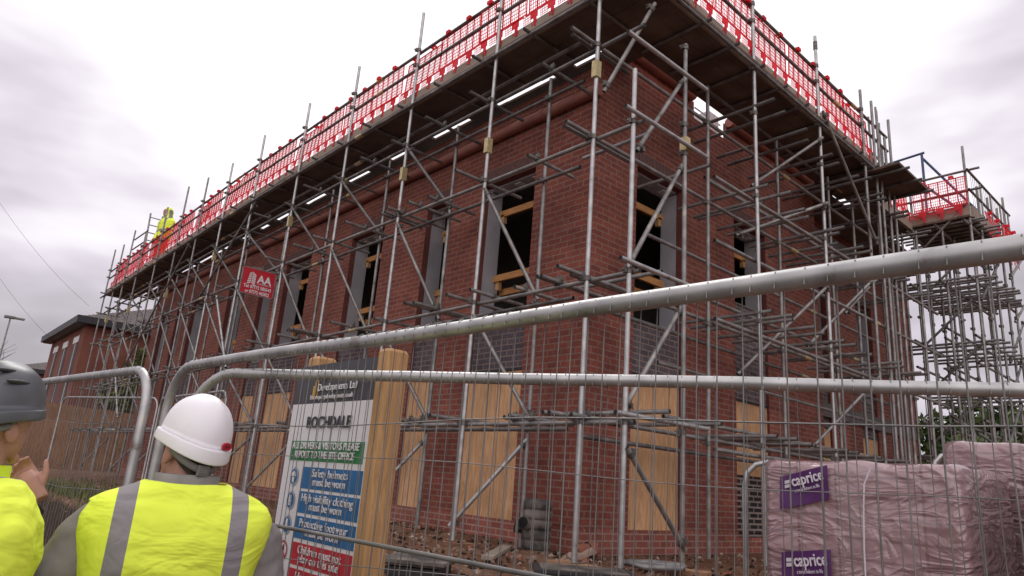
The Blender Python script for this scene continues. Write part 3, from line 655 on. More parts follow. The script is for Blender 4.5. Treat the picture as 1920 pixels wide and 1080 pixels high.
for x, z in ((.45, ZA), (.55, ZB), (.5, ZC), (1.5, ZA), (1.45, ZB), (1.55, ZC), (3.0, ZB), (2.9, ZC), (4.9, ZC), (3.3, ZA), (4.8, ZB), (6.3, ZC), (7.2, ZB), (8.4, ZC)): stick((x, -.42+rnd.uniform(-.3, .1), z+.14), (x, .60, z+.14), rsc, 'transom', 'oldsteel', 7)
B2 = lambda a, b, m='oldsteel': brace(a, b, rsc, m)
B2((.0, -.56, 1.36), (.9, -.56, .50)); B2((.9, -.50, 4.45), (.02, -.50, 3.05)); B2((.9, -.50, 2.85), (.02, -.50, 1.7)); B2((.9, -.50, 5.5), (.1, -.50, 4.3)); B2((.02, -.1, 5.1), (.35, -.5, 6.2))
B2((4.25, YO-.06, 6.55), (6.0, YO-.06, 5.0), 'oldsteel'); B2((4.2, YO-.06, 6.1), (3.3, .0, 5.2)); B2((4.25, YO-.06, 5.1), (2.9, .02, 4.35)); B2((4.2, YO-.06, 3.9), (2.9, .02, 2.5)); B2((5.9, YO, 4.4), (4.8, 0, 3.2)); B2((7.2, YO, 5.2), (6.2, 0, 4.0)); B2((5.9, YO, 2.9), (4.7, 0, 1.7))
boards(rsc, lambda u, d, z: (u, d, z), .55, 7.1, [(-.60+.2*k, -.60+.2*k+.195) for k in range(5)], ZE+.078, seed=14)
boards(rsc, lambda u, d, z: (u, d, z), 6.2, 6.9, [(.38, .68)], ZE+.035, seed=18)
boards(rsc, lambda u, d, z: (u, d, z), 6.83, 12.4, [(.40+.2*k, .42+.2*k+.198) for k in range(5)], ZE+.03, seed=16)
boards(rsc, lambda u, d, z: (u, d, z), 6.05, 7.35, [(-1.02+.2*k, -1.02+.2*k+.195) for k in range(6)], ZE-.06, seed=15)
boards(rsc, lambda u, d, z: (u, d, z), 7.36, 9.35, [(-.10+.2*k, -.10+.2*k+.195) for k in range(4)], ZE-.02, seed=17)
for x_ in (6.2, 6.75, 7.3): stick((x_, -1.12, ZE-.10), (x_, .3, ZE-.10), rsc, 'transom', 'dullsteel', 7)
tb = MB(); tb.box((7.36, -.14, ZE+.0), (9.3, -.105, ZE+.22)); tb.build('toe_board', 'toe', rsc)
for x_ in (7.42, 8.38): guard(rsc, (x_+.93, -.09, ZE+.18), math.pi)
stick((7.3, -.14, ZE+.95), (9.4, -.14, ZE+.95), rsc, 'ledger', 'dullsteel', 7)
tb = MB()
for a, b in ((.55, 3.4), (3.41, 5.2), (5.21, 7.0)): tb.box((a, YO+.032, ZE+.06), (b, YO+.070, ZE+.29))
tb.build('toe_board', 'toe', rsc)
x = .6
while x < 6.0: guard(rsc, (x+.93, YO+.086, ZE+.25), math.pi); x += .962

# loading tower at the far end of the right face
TX = [9.4, 10.1, 10.8, 11.5, 12.1]; TY = [-.12, -.62, -1.10]
tw = thing('scaffold_tower', 'dense scaffold loading tower with red guard panel beyond the far end of the right face', 'scaffold tower', (11, -.6, .3))
for i, x in enumerate(TX):
    for y in TY:
        tp = 7.9 if (i, y) in ((0, -1.10),) else (7.75 if i == 4 and y == TY[2] else 7.3 if y != TY[1] else 6.3)
        def ex(mb, x=x, y=y):
            for z in (1.5, 2.6, 3.6, 4.6, 5.6, 6.3): clamp(mb, (x, y, z), (0, 0, 1))
        stick((x+rnd.uniform(-.04, .04), y, .3), (x, y, tp), tw, 'standard', 'oldsteel', 7, extra=ex)
for z in (1.2, 1.9, 2.6, 3.6, 4.1, 5.2, 6.3):
    for y in TY: stick((9.1, y+.04, z), (12.4, y+.04, z+rnd.uniform(-.03, .03)), tw, 'ledger', 'oldsteel', 7)
rr = random.Random(21)
for z, n in ((1.95, 9), (3.15, 6), (4.0, 7), (5.2, 15), (6.32, 14)):
    for k in range(n):
        x = 9.3+2.85*(k+rr.uniform(0, .5))/n; stick((x, .2+rr.uniform(0, .2), z+.05), (x, -1.22-rr.uniform(0, .25), z+.05), tw, 'transom', 'oldsteel', 6)
for k in range(6):
    z0 = 1.2+.9*k; x0 = 9.4+.5*(k % 4)
    brace((x0, TY[2]-.04, z0), (x0+1.5, TY[2]-.04, z0+1.1), tw, 'dullsteel'); brace((9.35, TY[0], z0+.1), (9.35, TY[2], z0+1.0), tw, 'dullsteel')
    brace((10.6, TY[0], z0+.8), (10.6, TY[2], z0), tw, 'dullsteel'); brace((11.4, TY[2]-.1, z0), (12.2, TY[2]-.30, z0+.8), tw, 'oldsteel')
boards(tw, lambda u, d, z: (u, d, z), 9.3, 12.2, [(-1.12+.2*k, -1.12+.2*k+.195) for k in range(6)], 6.41, seed=31)
tb = MB(); tb.box((9.33, -1.13, 6.42), (9.37, .0, 6.66)); tb.box((9.38, -1.17, 6.42), (12.2, -1.13, 6.64)); tb.build('toe_board', 'toe', tw)
guard(tw, (9.32, -1.12, 6.50), math.pi/2)
for x in (11.25, 12.15): guard(tw, (x+.0, -1.2, 6.1), math.pi)
for z in (6.95, 7.36):
    stick((9.35, .2, z), (9.35, -1.35, z), tw, 'guard_rail', 'dullsteel', 7); stick((9.3, -1.16, z), (12.25, -1.16, z-.0), tw, 'guard_rail', 'dullsteel', 7)
gt = MB()
for x in (10.1, 10.8, 11.5, 12.1): gt.tube((x, -1.16, 6.5), (x, -1.16, 7.36), .016, 6)
for k in range(22): x = 9.5+.12*k; gt.tube((x, -1.16, 6.6), (x, -1.16, 7.32), .0035, 4)
gt.build('side_gate', 'oldsteel', tw)
bl = MB()                                                  # blue steel hoist frame above the deck
for a, b in (((9.9, .75, 8.15), (9.9, -.30, 8.22)), ((9.9, -.25, 8.2), (9.9, -.25, 6.5)), ((9.9, .35, 8.18), (9.9, -.75, 6.9)), ((10.1, -.2, 8.2), (10.6, -.95, 7.0)), ((9.9, .30, 8.18), (9.9, -.3, 7.3))): bl.tube(a, b, .026, 8)
bl.build('hoist_frame', 'bluesteel', tw)
# rack of loose tubes laid in the tower
tr_ = MB(); rr = random.Random(5)
for k in range(26): y = -1.0+.05*(k % 17); z = 2.03+.05*(k//17); tr_.tube((9.5+rr.uniform(-.2, .2), y, z), (12.0+rr.uniform(-.2, .2), y, z), TR, 6, 0, 1)
tag(tr_.build('tube_bundle', ['oldsteel', 'hole'], base=(11, -.6, 2.0)), 'bundle of loose tubes lying level inside the loading tower', 'tubes')

# pole cluster standing up at the end of the right deck
pc = MB(); rr = random.Random(12)
for k in range(6): x = 7.05+rr.uniform(-.1, .3); y = -.45+rr.uniform(-.1, .2); pc.tube((x, y, ZE), (x+rr.uniform(-.05, .05), y, 7.5+rr.uniform(-.3, .5)), .02, 6, 0, 1)
tag(pc.build('pole_cluster', ['oldsteel', 'hole'], base=(7.1, -.4, ZE)), 'cluster of upright tubes leaning together at the end of the right deck', 'tubes')

# sole boards under the standards: rough timber pads
rr = random.Random(9)
for i, (x, y) in enumerate([(0, LY[1]), (0, 0), (0, LY[2]), (.9, -.53)]):
    lab = ['worn timber pad under the standard with the long raking brace', 'timber pad under the corner standard beside the ribbed chamber', 'timber pad under the standard behind the site sign post', 'timber pad under the standard with the clamp at its foot'][i]
    mb = MB(); mb.obox((0, 0, .0), (.24, .50, .036), Matrix.Rotation(rr.uniform(-.5, .5), 3, 'Z')); mb.box((-.06, -.02, -.018), (.05, .2, .024))
    tag(mb.build('sole_board', 'padwood', local=True), lab, 'timber pad', 'timber pads under the standards').location = (x, y, .315)

# ---------------------------------------------------------------- scaffolder's sign
ss = thing('scaffold_sign', 'red AA scaffolders sign with white phone numbers hung from the left scaffold', 'sign', (-.345, 7.66, 3.88))
sy = 7.66
mb = MB(); mb.box((-.65, sy-.01, 3.885), (-.04, sy+.01, 4.362)); mb.build('panel', 'signred', ss)
mb = MB()
for a, b in (((-.66, sy-.013, 3.875), (-.03, sy+.012, 3.89)), ((-.66, sy-.013, 4.357), (-.03, sy+.012, 4.372)), ((-.66, sy-.013, 3.875), (-.645, sy+.012, 4.372)), ((-.045, sy-.013, 3.875), (-.03, sy+.012, 4.372))): mb.box(a, b)
mb.build('border', 'oldsteel', ss)
t0 = (0, -1, 0)
text('AA', .20, 'signwhite', ss, (-.365, sy-.011, 4.12), (1, 0, 0), (0, 0, 1), bold=.006, width=.27)
text('SCAFFOLDING LTD', .035, 'signwhite', ss, (-.36, sy-.011, 4.085), (1, 0, 0), (0, 0, 1), width=.26)
text('Tel: 07772 585643', .085, 'signwhite', ss, (-.60, sy-.011, 3.995), (1, 0, 0), (0, 0, 1), bold=.002, width=.51)
text('or 07572 465822', .085, 'signwhite', ss, (-.56, sy-.011, 3.905), (1, 0, 0), (0, 0, 1), bold=.002, width=.45)
mb = MB()
for k in range(6):
    z = 4.09+.036*k
    mb.add([(-.47, sy-.014, z-.0), (-.40, sy-.014, z-.045+.0), (-.40, sy-.014, z-.022), (-.47, sy-.014, z+.024)], [(0, 1, 2, 3)])
    mb.add([(-.55+.006*k, sy-.014, z-.03), (-.48, sy-.014, z), (-.48, sy-.014, z+.022), (-.55+.006*k, sy-.014, z-.008)], [(0, 1, 2, 3)])
mb.build('emblem', 'signwhite', ss)

# ---------------------------------------------------------------- site sign on timber posts
X0 = -3.52
sg = thing('site_sign', 'white site safety sign board on two pine posts behind the fence', 'sign', (X0, -1.75, -.3))
YL_, YR_ = -1.37, -2.10
mb = MB(); mb.box((X0, YR_, .20), (X0+.012, YL_, 1.265)); mb.build('panel', 'signwhite', sg)
mb = MB(); mb.box((X0, YR_, 1.266), (X0+.012, YL_, 1.44)); mb.build('header_panel', 'signdark', sg)
def post(y0, y1, top, x0):
    rr = random.Random(int(top*100)); mb = MB(); rings = []
    for z in (-.42, .2, .6, 1.0, 1.3, top-.012, top):
        k = 0 if z < top else .008; j = lambda: rr.uniform(-.003, .003)
        a, b = x0+k, x0+.10-k; c0, c1 = y0+k, y1-k; e = .010
        rings.append([(a+e+j(), c0+j(), z), (b-e, c0, z), (b, c0+e, z), (b+j(), c1-e, z), (b-e, c1+j(), z), (a+e, c1, z), (a, c1-e, z), (a+j(), c0+e, z)])
    mb.loft(rings, sm=False); mb.build('post', 'pine', sg)
post(-2.195, -2.115, 1.46, X0-.03); post(-1.52, -1.42, 1.49, X0+.016)
ux, uy = (0, -1, 0), (0, 0, 1)
def band(y0, y1, z0, z1, m, name):
    mb = MB(); mb.box((X0-.002, y1, z0), (X0+.001, y0, z1)); return mb.build(name, m, sg)
xx = X0-.0025
# header
text('L', .085, 'gold', sg, (xx, -1.555, 1.285), ux, uy, 'emblem'); text('LMC', .046, 'gold', sg, (xx, -1.625, 1.365), ux, uy, width=.115, lift=.004); text('Property', .046, 'signwhite', sg, (xx, -1.755, 1.365), ux, uy, width=.15, lift=.004)
text('Developments Ltd', .046, 'signwhite', sg, (xx, -1.605, 1.318), ux, uy, width=.335, lift=.004)
text('lmcpropertydevelopments.co.uk', .03, 'signwhite', sg, (xx, -1.545, 1.282), ux, uy, width=.375, lift=.004)
mb = MB()
for a, b in (((-1.60, 1.29), (-1.60, 1.36)), ((-1.60, 1.36), (-1.585, 1.375)), ((-1.585, 1.375), (-1.575, 1.36)), ((-1.575, 1.36), (-1.575, 1.29)), ((-1.56, 1.29), (-1.595, 1.29))): mb.tube((xx-.001, a[0], a[1]), (xx-.001, b[0], b[1]), .0025, 5)
mb.build('emblem', 'gold', sg)
text('ROCHDALE', .068, 'ink', sg, (xx, -1.545, 1.158), ux, uy, bold=.0015, width=.385, lift=.004)
band(-1.42, -2.055, 1.015, 1.10, 'signgreen', 'green_band')
text('ALL DRIVERS & VISITORS PLEASE', .042, 'signwhite', sg, (xx, -1.445, 1.066), ux, uy, width=.585, bold=.0006, lift=.005)
text('REPORT TO THE SITE OFFICE', .042, 'signwhite', sg, (xx, -1.475, 1.028), ux, uy, width=.52, bold=.0006, lift=.005)
rows = [(.99, .90, 'signblue', 'Safety helmets', 'must be worn', .30, .27, 'blue_notice'), (.888, .800, 'signblue', 'High visibility clothing', 'must be worn', .43, .27, 'blue_notice'), (.786, .698, 'signblue', 'Protective footwear', 'must be worn', .40, .27, 'blue_notice'), (.682, .594, 'signred', 'Children must not', 'play on this site', .36, .33, 'red_notice'), (.580, .50, 'signred', 'No unauthorised', 'persons allowed', .34, .33, 'red_notice')]
for z1, z0, m, a, b, wa, wb, nm in rows:
    band(-1.565, -2.07, z0, z1, m, nm)
    text(a, .046, 'signwhite', sg, (xx, -1.8175+wa/2, z1-.039), ux, uy, width=wa, lift=.005); text(b, .046, 'signwhite', sg, (xx, -1.8175+wb/2, z0+.016), ux, uy, width=wb, lift=.005)
def disc(yc, zc, r, m, name='pictogram', dx=.0, hole=None, n=24):
    mb = MB(); P = lambda rr, k: (xx-dx, yc+rr*math.cos(2*math.pi*k/n), zc+rr*math.sin(2*math.pi*k/n))
    if hole is None: mb.add([P(r, k) for k in range(n)], [tuple(range(n))])
    else: mb.add([P(r, k) for k in range(n)]+[P(hole, k) for k in range(n)], [(k, (k+1) % n, n+(k+1) % n, n+k) for k in range(n)])
    return mb.build(name, m, sg)
def poly(pts, yc, zc, s, m, dx=.002):
    mb = MB(); mb.add([(xx-dx, yc-p[0]*s, zc+p[1]*s) for p in pts], [tuple(range(len(pts)))]); mb.build('pictogram', m, sg)
for k, (z1, z0, m, *_r) in enumerate(rows):
    yc, zc = -1.495, (z1+z0)/2
    if m == 'signblue':
        disc(yc, zc, .040, 'signblue'); disc(yc, zc, .038, 'signwhite', dx=.0008, hole=.034)
        if k == 0: poly([(-.7, .05), (-.55, .5), (0, .72), (.55, .5), (.7, .05)], yc, zc, .034, 'signwhite'); poly([(-.45, -.05), (.45, -.05), (.4, -.55), (0, -.8), (-.35, -.55)], yc, zc, .034, 'signwhite')
        if k == 1:
            for a in (-.42, .08): poly([(a, .6), (a+.14, .75), (a+.34, .6), (a+.38, -.6), (a-.04, -.6)], yc, zc, .034, 'signwhite')
            poly([(-.6, -.3), (.6, -.3), (.6, -.38), (-.6, -.38)], yc, zc, .034, 'signblue', .003)
        if k == 2: poly([(-.3, .75), (.2, .75), (.2, .0), (.6, -.35), (.6, -.6), (-.35, -.6)], yc, zc, .034, 'signwhite')
    else:
        disc(yc, zc, .040, 'signwhite'); disc(yc, zc, .040, 'signred', dx=.0012, hole=.032)
        poly([(-.15, .7), (.15, .7), (.2, .3), (.5, .1), (.2, .0), (.4, -.7), (.1, -.3), (-.3, -.7), (-.15, .0), (-.5, .0), (-.2, .35)], yc, zc, .032, 'ink', .001)
        mb = MB(); mb.obox((xx-.0025, yc, zc), (.001, .070, .008), Matrix.Rotation(R(45), 3, 'X')); mb.build('pictogram', 'signred', sg)

k_ = 1.085; sg.location = CAM_POS+(Vector(sg.location)-CAM_POS)*k_; sg.scale = (k_, k_, k_)

# ---------------------------------------------------------------- mesh fence panels
def heras(name, label, A, B, za, zb, H=2.0, side=1, wires=.051, rails=(1.73, 1.36, .98, .55), rad=.21, seed=1, cat='fence panel', group=None, r=.0205, wr=.0016, wave=.004, mid=None):
    A, B = Vector((A[0], A[1], 0)), Vector((B[0], B[1], 0)); Lg = (B-A).length; d = (B-A)/Lg; nrm = Vector((-d.y, d.x, 0))*side; rr = random.Random(seed)
    P = lambda s, h, o=0.: A+d*s+nrm*o+Vector((0, 0, za+(zb-za)*s/Lg+h))
    t = thing(name, label, cat, P(Lg/2, 0), 0, group)
    pts = [P(0, .02), P(0, .6), P(0, H-rad)]+[P(rad-rad*math.cos(a), H-rad+rad*math.sin(a)) for a in (R(k) for k in (15, 30, 45, 60, 75, 90))]
    nsag = 8
    pts += [P(rad+(Lg-2*rad)*k/nsag, H+rr.uniform(-.004, .004)) for k in range(1, nsag)]
    pts += [P(Lg-rad+rad*math.sin(a), H-rad+rad*math.cos(a)) for a in (R(k) for k in (0, 15, 30, 45, 60, 75, 90))]+[P(Lg, .6), P(Lg, .02)]
    mb = MB(); mb.path(pts, r, 14, 0); mb.build('frame', 'steel', t)
    mb = MB(); mb.tube(P(0, .12), P(Lg, .12), r*.85, 10); mb.build('bottom_rail', 'steel', t)
    mb = MB(); n = int((Lg-.08)/wires); ph = rr.uniform(0, 6)
    for k in range(n):
        s = .05+wires*k+rr.uniform(-.006, .006); top = H
        if s < rad: top = H-rad+math.sqrt(max(0, rad*rad-(rad-s)**2))
        if s > Lg-rad: top = H-rad+math.sqrt(max(0, rad*rad-(s-Lg+rad)**2))
        o = r+wr; w_ = lambda h: wave*math.sin(h*2.1+k*.23+ph)+rr.uniform(-.0015, .0015)
        pp = [P(s+rr.uniform(-.003, .003), .11, o), P(s+w_(.5), .5, o+wave*rr.uniform(-1, 1)), P(s+w_(.9), .9, o+wave*rr.uniform(-1, 1)), P(s+w_(1.35), 1.35, o+wave*rr.uniform(-1, 1)), P(s+w_(1.7)*.5, min(top-.06, 1.75), o), P(s, top, o), P(s, top+o*.7, o*.7), P(s, top+o, 0), P(s, top+o*.7, -o*.7), P(s, top-.02, -o)]
        mb.path(pp, wr, 5)
    for h in rails:
        pp = [P(.0+(Lg)*k/14, h+.012*math.sin(k*.9+ph+h*3), r+wr*2.4) for k in range(15)]; mb.path(pp, wr*1.25, 5)
    mb.build('wire_infill', 'wire', t)
    if mid: mb = MB(); mb.tube(P(0, mid, .004), P(Lg, mid, .004), .0068, 8); mb.build('mid_rail', 'dullsteel', t)
    mb = MB()
    for e in (0., Lg): c0 = P(e, 0); mb.box((c0.x-.11, c0.y-.33, c0.z-.12), (c0.x+.11, c0.y+.33, c0.z+.03))
    mb.build('feet', 'concrete', t)
    return t
GR = 'mesh fence panels along the road'
heras('fence_panel', 'nearest mesh fence panel whose round top rail rises across the picture to the right', (-3.885, -.74), (-3.575, -5.0), -.575, -.57, 2.0, 1, seed=2, group=GR, r=.0225, rails=(1.72, .98, .55), mid=1.35)
heras('fence_panel', 'mesh fence panel with a level bright top rail running behind the rising one', (-3.95, -1.30), (-2.26, -4.62), -.645, -.645, 2.0, 1, seed=3, group=GR, r=.0215, rails=(1.68, 1.3, .95, .55), wr=.0014)
heras('fence_panel', 'mesh fence panel beside the dug bank between the two men', (-3.95, -.60), (-4.29, 2.88), -.58, -.58, 2.0, -1, seed=5, group=GR, r=.0225)
heras('fence_panel', 'distant mesh fence panel in front of the brown board fence', (-.66, 11.0), (-1.75, 14.4), .12, .12, 2.0, -1, seed=6, wires=.06, group='mesh fence panels on the site')
heras('fence_panel', 'mesh fence panel near the left scaffold foot behind the bank', (-.55, 7.6), (-.64, 10.9), .14, .12, 2.0, -1, seed=7, wires=.06, group='mesh fence panels on the site')
def barrier(name, label, A, B, z, H=1.1, seed=1, group=None):
    A, B = Vector((A[0], A[1], z)), Vector((B[0], B[1], z)); Lg = (B-A).length; d = (B-A)/Lg; P = lambda s, h: A+d*s+Vector((0, 0, h))
    t = thing(name, label, 'barrier', P(Lg/2, 0), 0, group); rad = .16
    pts = [P(0, 0), P(0, H-rad)]+[P(rad-rad*math.cos(R(k)), H-rad+rad*math.sin(R(k))) for k in (30, 60, 90)]+[P(Lg-rad+rad*math.sin(R(k)), H-rad+rad*math.cos(R(k))) for k in (0, 30, 60, 90)]+[P(Lg, 0)]
    mb = MB(); mb.path(pts, .019, 10); mb.build('frame', 'steel', t)
    mb = MB(); n = int(Lg/.12)
    for k in range(1, n): mb.tube(P(Lg*k/n, .18), P(Lg*k/n, H), .006, 6)
    mb.tube(P(0, .18), P(Lg, .18), .015, 8); mb.build('bars', 'steel', t)
barrier('crowd_barrier', 'round cornered steel barrier behind the left edge of the pink wrapped block packs', (-.20, -1.80), (.66, -3.76), .165, 1.1)
for k in range(4):
    barrier('crowd_barrier', ['outermost of the nested steel barriers behind the pink packs', 'second of the nested steel barriers behind the pink packs', 'third of the nested steel barriers behind the pink packs', 'innermost of the nested steel barriers behind the pink packs'][k], (2.05+.05*k, -2.35+.02*k), (3.4+.05*k, -3.6), .3, 1.22-.012*k, group='nested steel barriers')

# ---------------------------------------------------------------- shrink-wrapped block packs
def pack(label, x0, x1, y0, y1, z0, z1, seed, part_labels=True):
    t = thing('block_pack', label, 'block pack', ((x0+x1)/2, (y0+y1)/2, z0), 0, 'wrapped block packs'); rr = random.Random(seed)
    cx, cy = (x0+x1)/2, (y0+y1)/2; hx, hy = (x1-x0)/2, (y1-y0)/2
    def ring(z, k, ins):
        out = []
        n = 22
        for side in range(4):
            for i in range(n):
                u = -1+2*i/n
                px_, py_ = ((u, -1), (1, u), (-u, 1), (-1, -u))[side]
                x = cx+px_*(hx-ins); y = cy+py_*(hy-ins)
                w_ = .010*mnoise.noise((x*9+seed, y*9, z*7))+.012*mnoise.noise((x*3+seed, y*3, z*4))
                if abs(px_) > .97 and abs(py_) > .97: w_ -= .014
                nx_, ny_ = (0, -1) if side == 0 else (1, 0) if side == 1 else (0, 1) if side == 2 else (-1, 0)
                out.append((x+nx_*w_, y+ny_*w_, z+k*mnoise.noise((x*5, y*5, seed))))
        return out
    nz_ = 18; rings = [ring(z0+(z1-z0-.05)*i/nz_, 0, 0) for i in range(nz_+1)]
    rings += [ring(z1-.022, .012, .004), ring(z1-.004, .016, .018), ring(z1+.004, .02, .05), ring(z1+.004, .02, min(hx, hy)*.6)]
    mb = MB(); mb.loft(rings); mb.build('wrap', 'wrap', t)
    bm_ = MB()
    for y in (y0+.02, cy-.05, y1-.12):
        bm_.box((x0+.02, y, z0-.14), (x1-.02, y+.1, z0-.02))
    for k in range(5): bm_.box((x0+.01, y0+(y1-y0-.1)*k/4, z0-.022), (x1-.01, y0+(y1-y0-.1)*k/4+.1, z0-.001))
    bm_.build('pallet_base', 'toe', t)
    return t
p1 = pack('nearest pink wrapped block pack with two purple labels', -1.0, -.12, -3.40, -2.375, .22, 1.235, 1)
p2 = pack('pink wrapped block pack standing higher behind the labelled one at the right', -.02, .98, -4.15, -3.05, .60, 1.43, 2)
p3 = pack('tall pink wrapped block pack behind, cut by the right edge of the photo', -.95, -.10, -4.75, -3.75, .55, 1.36, 3)
mb = MB()
for a in range(2):
    for k in range(6): mb.box((.0+.01, -4.1+.17*k, .27+.145*a), (.95, -4.1+.17*k+.13, .27+.145*a+.12))
tag(mb.build('timber_stack', 'toe', base=(.45, -3.6, .27)), 'stack of rough timbers under the higher pink block pack', 'timber')
def label(parent, z0, z1, y0, y1, dz, seed):
    """purple printed label on the wrap, following its creases"""
    n = 10; mb = MB(); f = lambda u, v: (-1.022-.006*math.sin(u*5+v*3+seed), y0+(y1-y0)*u, z0+(z1-z0)*v+dz*u)
    vs = [f(i/n, j/4) for j in range(5) for i in range(n+1)]
    mb.add(vs, [(j*(n+1)+i, j*(n+1)+i+1, (j+1)*(n+1)+i+1, (j+1)*(n+1)+i) for j in range(4) for i in range(n)], 0, True); mb.build('purple_label', 'purple', parent)
    ux_ = Vector((0, y1-y0, dz)).normalized(); uy_ = Vector((0, -ux_.z*-1 if False else ux_.z, 0)); uy_ = Vector((0, -ux_.z*(-1 if y1 < y0 else 1), abs(ux_.y))).normalized()
    if uy_.dot(ux_) > .01 or uy_.dot(ux_) < -.01: uy_ = Vector((0, 0, 1))
    O = lambda u, v: Vector((-1.030, y0+(y1-y0)*u, z0+(z1-z0)*v+dz*u))
    text('caprice', (z1-z0)*.46, 'labelwhite', parent, O(.29, .60), ux_, uy_, 'printed_name', bold=.0018, width=abs(y1-y0)*.66)
    bb = MB()
    for k in range(2):
        a = O(.12, .60+.13*k); b = O(.255, .60+.13*k); h = Vector((0, 0, (z1-z0)*.10)); bb.add([a, b, b+h, a+h], [(0, 1, 2, 3)])
    bb.build('printed_mark', 'labelwhite', parent)
    text('a trend indoors to life', (z1-z0)*.15, 'labelwhite', parent, O(.34, .40), ux_, uy_, 'printed_line', width=abs(y1-y0)*.52)
    if z1-z0 > .19:
        bb = MB()
        for k in range(4): a = O(.07+.12*k, .10); b = O(.15+.12*k, .10); h = Vector((0, 0, (z1-z0)*.14)); bb.add([a, b, b+h, a+h], [(0, 1, 2, 3)])
        a = O(.58, .12); b = O(.95, .12); h = Vector((0, 0, (z1-z0)*.05)); bb.add([a, b, b+h, a+h], [(0, 1, 2, 3)]); bb.add([a+2.2*h, b+2.2*h, b+3.2*h, a+3.2*h], [(0, 1, 2, 3)])
        bb.build('printed_mark', 'labelwhite', parent)
label(p1, .955, 1.135, -2.485, -2.765, .075, 1)
label(p1, .53, .725, -2.48, -2.76, .045, 2)
mb = MB()                                                  # welded seam and tape of the wrap
mb.path([(-1.02, -2.99, 1.20), (-1.024, -2.955, 1.12), (-1.026, -2.945, 1.0), (-1.024, -2.935, .8), (-1.02, -2.93, .5), (-1.02, -2.93, .3)], .0045, 6); mb.build('wrap_seam', 'labelwhite', p1)
mb = MB(); mb.path([(-.975, -4.05, 1.34), (-.975, -4.06, 1.1), (-.972, -4.10, .9), (-.972, -4.11, .6)], .006, 6); mb.build('wrap_seam', 'labelwhite', p3)

# ---------------------------------------------------------------- things lying on the soil
ch = thing('ribbed_chamber', 'stack of dusty ribbed black drainage chamber rings with pipe sockets', 'drain chamber', (.44, .95, .26))
mb = MB(); rr = random.Random(4); z = .24; rings = []
while z < .80:
    for dz, r_ in ((0, .145), (.02, .155), (.075, .155), (.085, .14), (.098, .14)):
        rings.append([(.46+r_*math.cos(2*math.pi*k/20), .96+r_*math.sin(2*math.pi*k/20), z+dz) for k in range(20)])
    z += .10
mb.loft(rings, 0, True, False); mb.tube((.46, .96, .2), (.46, .96, .78), .12, 16, 1, 1); mb.build('rings', ['dustblack', 'hole'], ch)
for a, b in (((.42, .98, .56), (.22, .93, .60)), ((.45, 1.02, .52), (.30, 1.13, .55))):
    mb = MB(); mb.tube(a, b, .055, 14, 0, 1); mb.tube(Vector(b)+(Vector(a)-Vector(b))*.25, b, .063, 14, 0, 1); mb.build('pipe_socket', ['dustblack', 'hole'], ch)
bx = thing('chamber_lid', 'dusty black plastic chamber base with a wide flat lid in front of the sign post', 'plastic chamber', (-1.68, .03, .1))
mb = MB(); mt = Matrix.Rotation(R(38), 3, 'Z'); mb.obox((-1.68, .03, .385), (.50, .50, .022), mt); mb.obox((-1.68, .03, .365), (.44, .44, .02), mt)
mb.build('lid', 'dustblack', bx)
mb = MB()
for k in range(4): mb.obox((-1.68, .03, .315-.075*k), (.40, .40, .055), mt); mb.obox((-1.68, .03, .275-.075*k), (.375, .375, .03), mt)
mb.build('body', 'black', bx)
bk = thing('black_trough', 'black plastic trough lying in front of the corner standard', 'trough', (-.93, -.93, .15))
mb = MB(); mt = Matrix.Rotation(R(-42), 3, 'Z'); mb.obox((-.93, -.93, .30), (.66, .40, .22), mt); mb.obox((-.93, -.93, .415), (.72, .46, .02), mt); mb.build('body', 'black', bk)
mb = MB(); mb.obox((-.93, -.93, .428), (.62, .36, .006), mt); mb.build('fill', 'dustblack', bk)
mb = MB(); mb.path([(.35, -.30, .37), (.62, -.42, .38), (.80, -.62, .37), (.55, -.75, .37), (.3, -.55, .37)], .03, 6, closed=True)
for a, b in (((.35, -.30, .37), (.55, -.75, .37)), ((.5, -.36, .375), (.7, -.7, .37))): mb.tube(a, b, .025, 6)
tag(mb.build('plastic_frame', 'oldsteel', base=(.55, -.5, .33)), 'grey plastic frame lying on the rubble near the brace foot', 'frame')
mb = MB(); mb.tube((.62, .55, .36), (.80, .50, .38), .07, 14, 0, 1); mb.tube((.76, .51, .38), (.84, .49, .385), .083, 14, 0, 1)
tag(mb.build('clay_pipe', ['orangeclay', 'hole'], base=(.7, .5, .3)), 'short orange clay pipe lying behind the ribbed chamber', 'pipe')
mb = MB(); rr = random.Random(2); rings = []
for i in range(6): a = i/5; rings.append([(.52+.22*a+.03*math.cos(t*1.05), .52-.12*a+.04*math.sin(t*1.05)*(1-a*.3), .32+.07*a*a+(.02+.03*rr.random())*math.sin(t*1.05)) for t in range(6)])
mb.loft(rings, sm=False); tag(mb.build('paper_sack', 'rubble', base=(.65, .35, .3)), 'crumpled torn pale sack lying beside the ribbed chamber', 'sack')
mb = MB(); mb.obox((-.25, .75, .345), (.11, 1.3, .03), Matrix.Rotation(R(-50), 3, 'Z')); tag(mb.build('loose_plank', 'toe', base=(-.25, .75, .33)), 'loose grimy plank lying on the soil before the corner standard', 'plank')
mb = MB(); mb.obox((-1.0, 2.6, .36), (.12, 1.2, .10), Matrix.Rotation(R(20), 3, 'Z')); tag(mb.build('concrete_kerb', 'concrete', base=(-1, 2.6, .31)), 'grey concrete kerb length lying behind the sign post', 'kerb stone')
mb = MB(); mb.path([(-2.6, -.9, .04), (-2.4, -.75, .07), (-2.25, -.68, .06)], .016, 8); tag(mb.build('blue_pipe', 'signblue', base=(-2.4, -.75, .02)), 'short length of blue water pipe on the soil left of the sign', 'pipe')
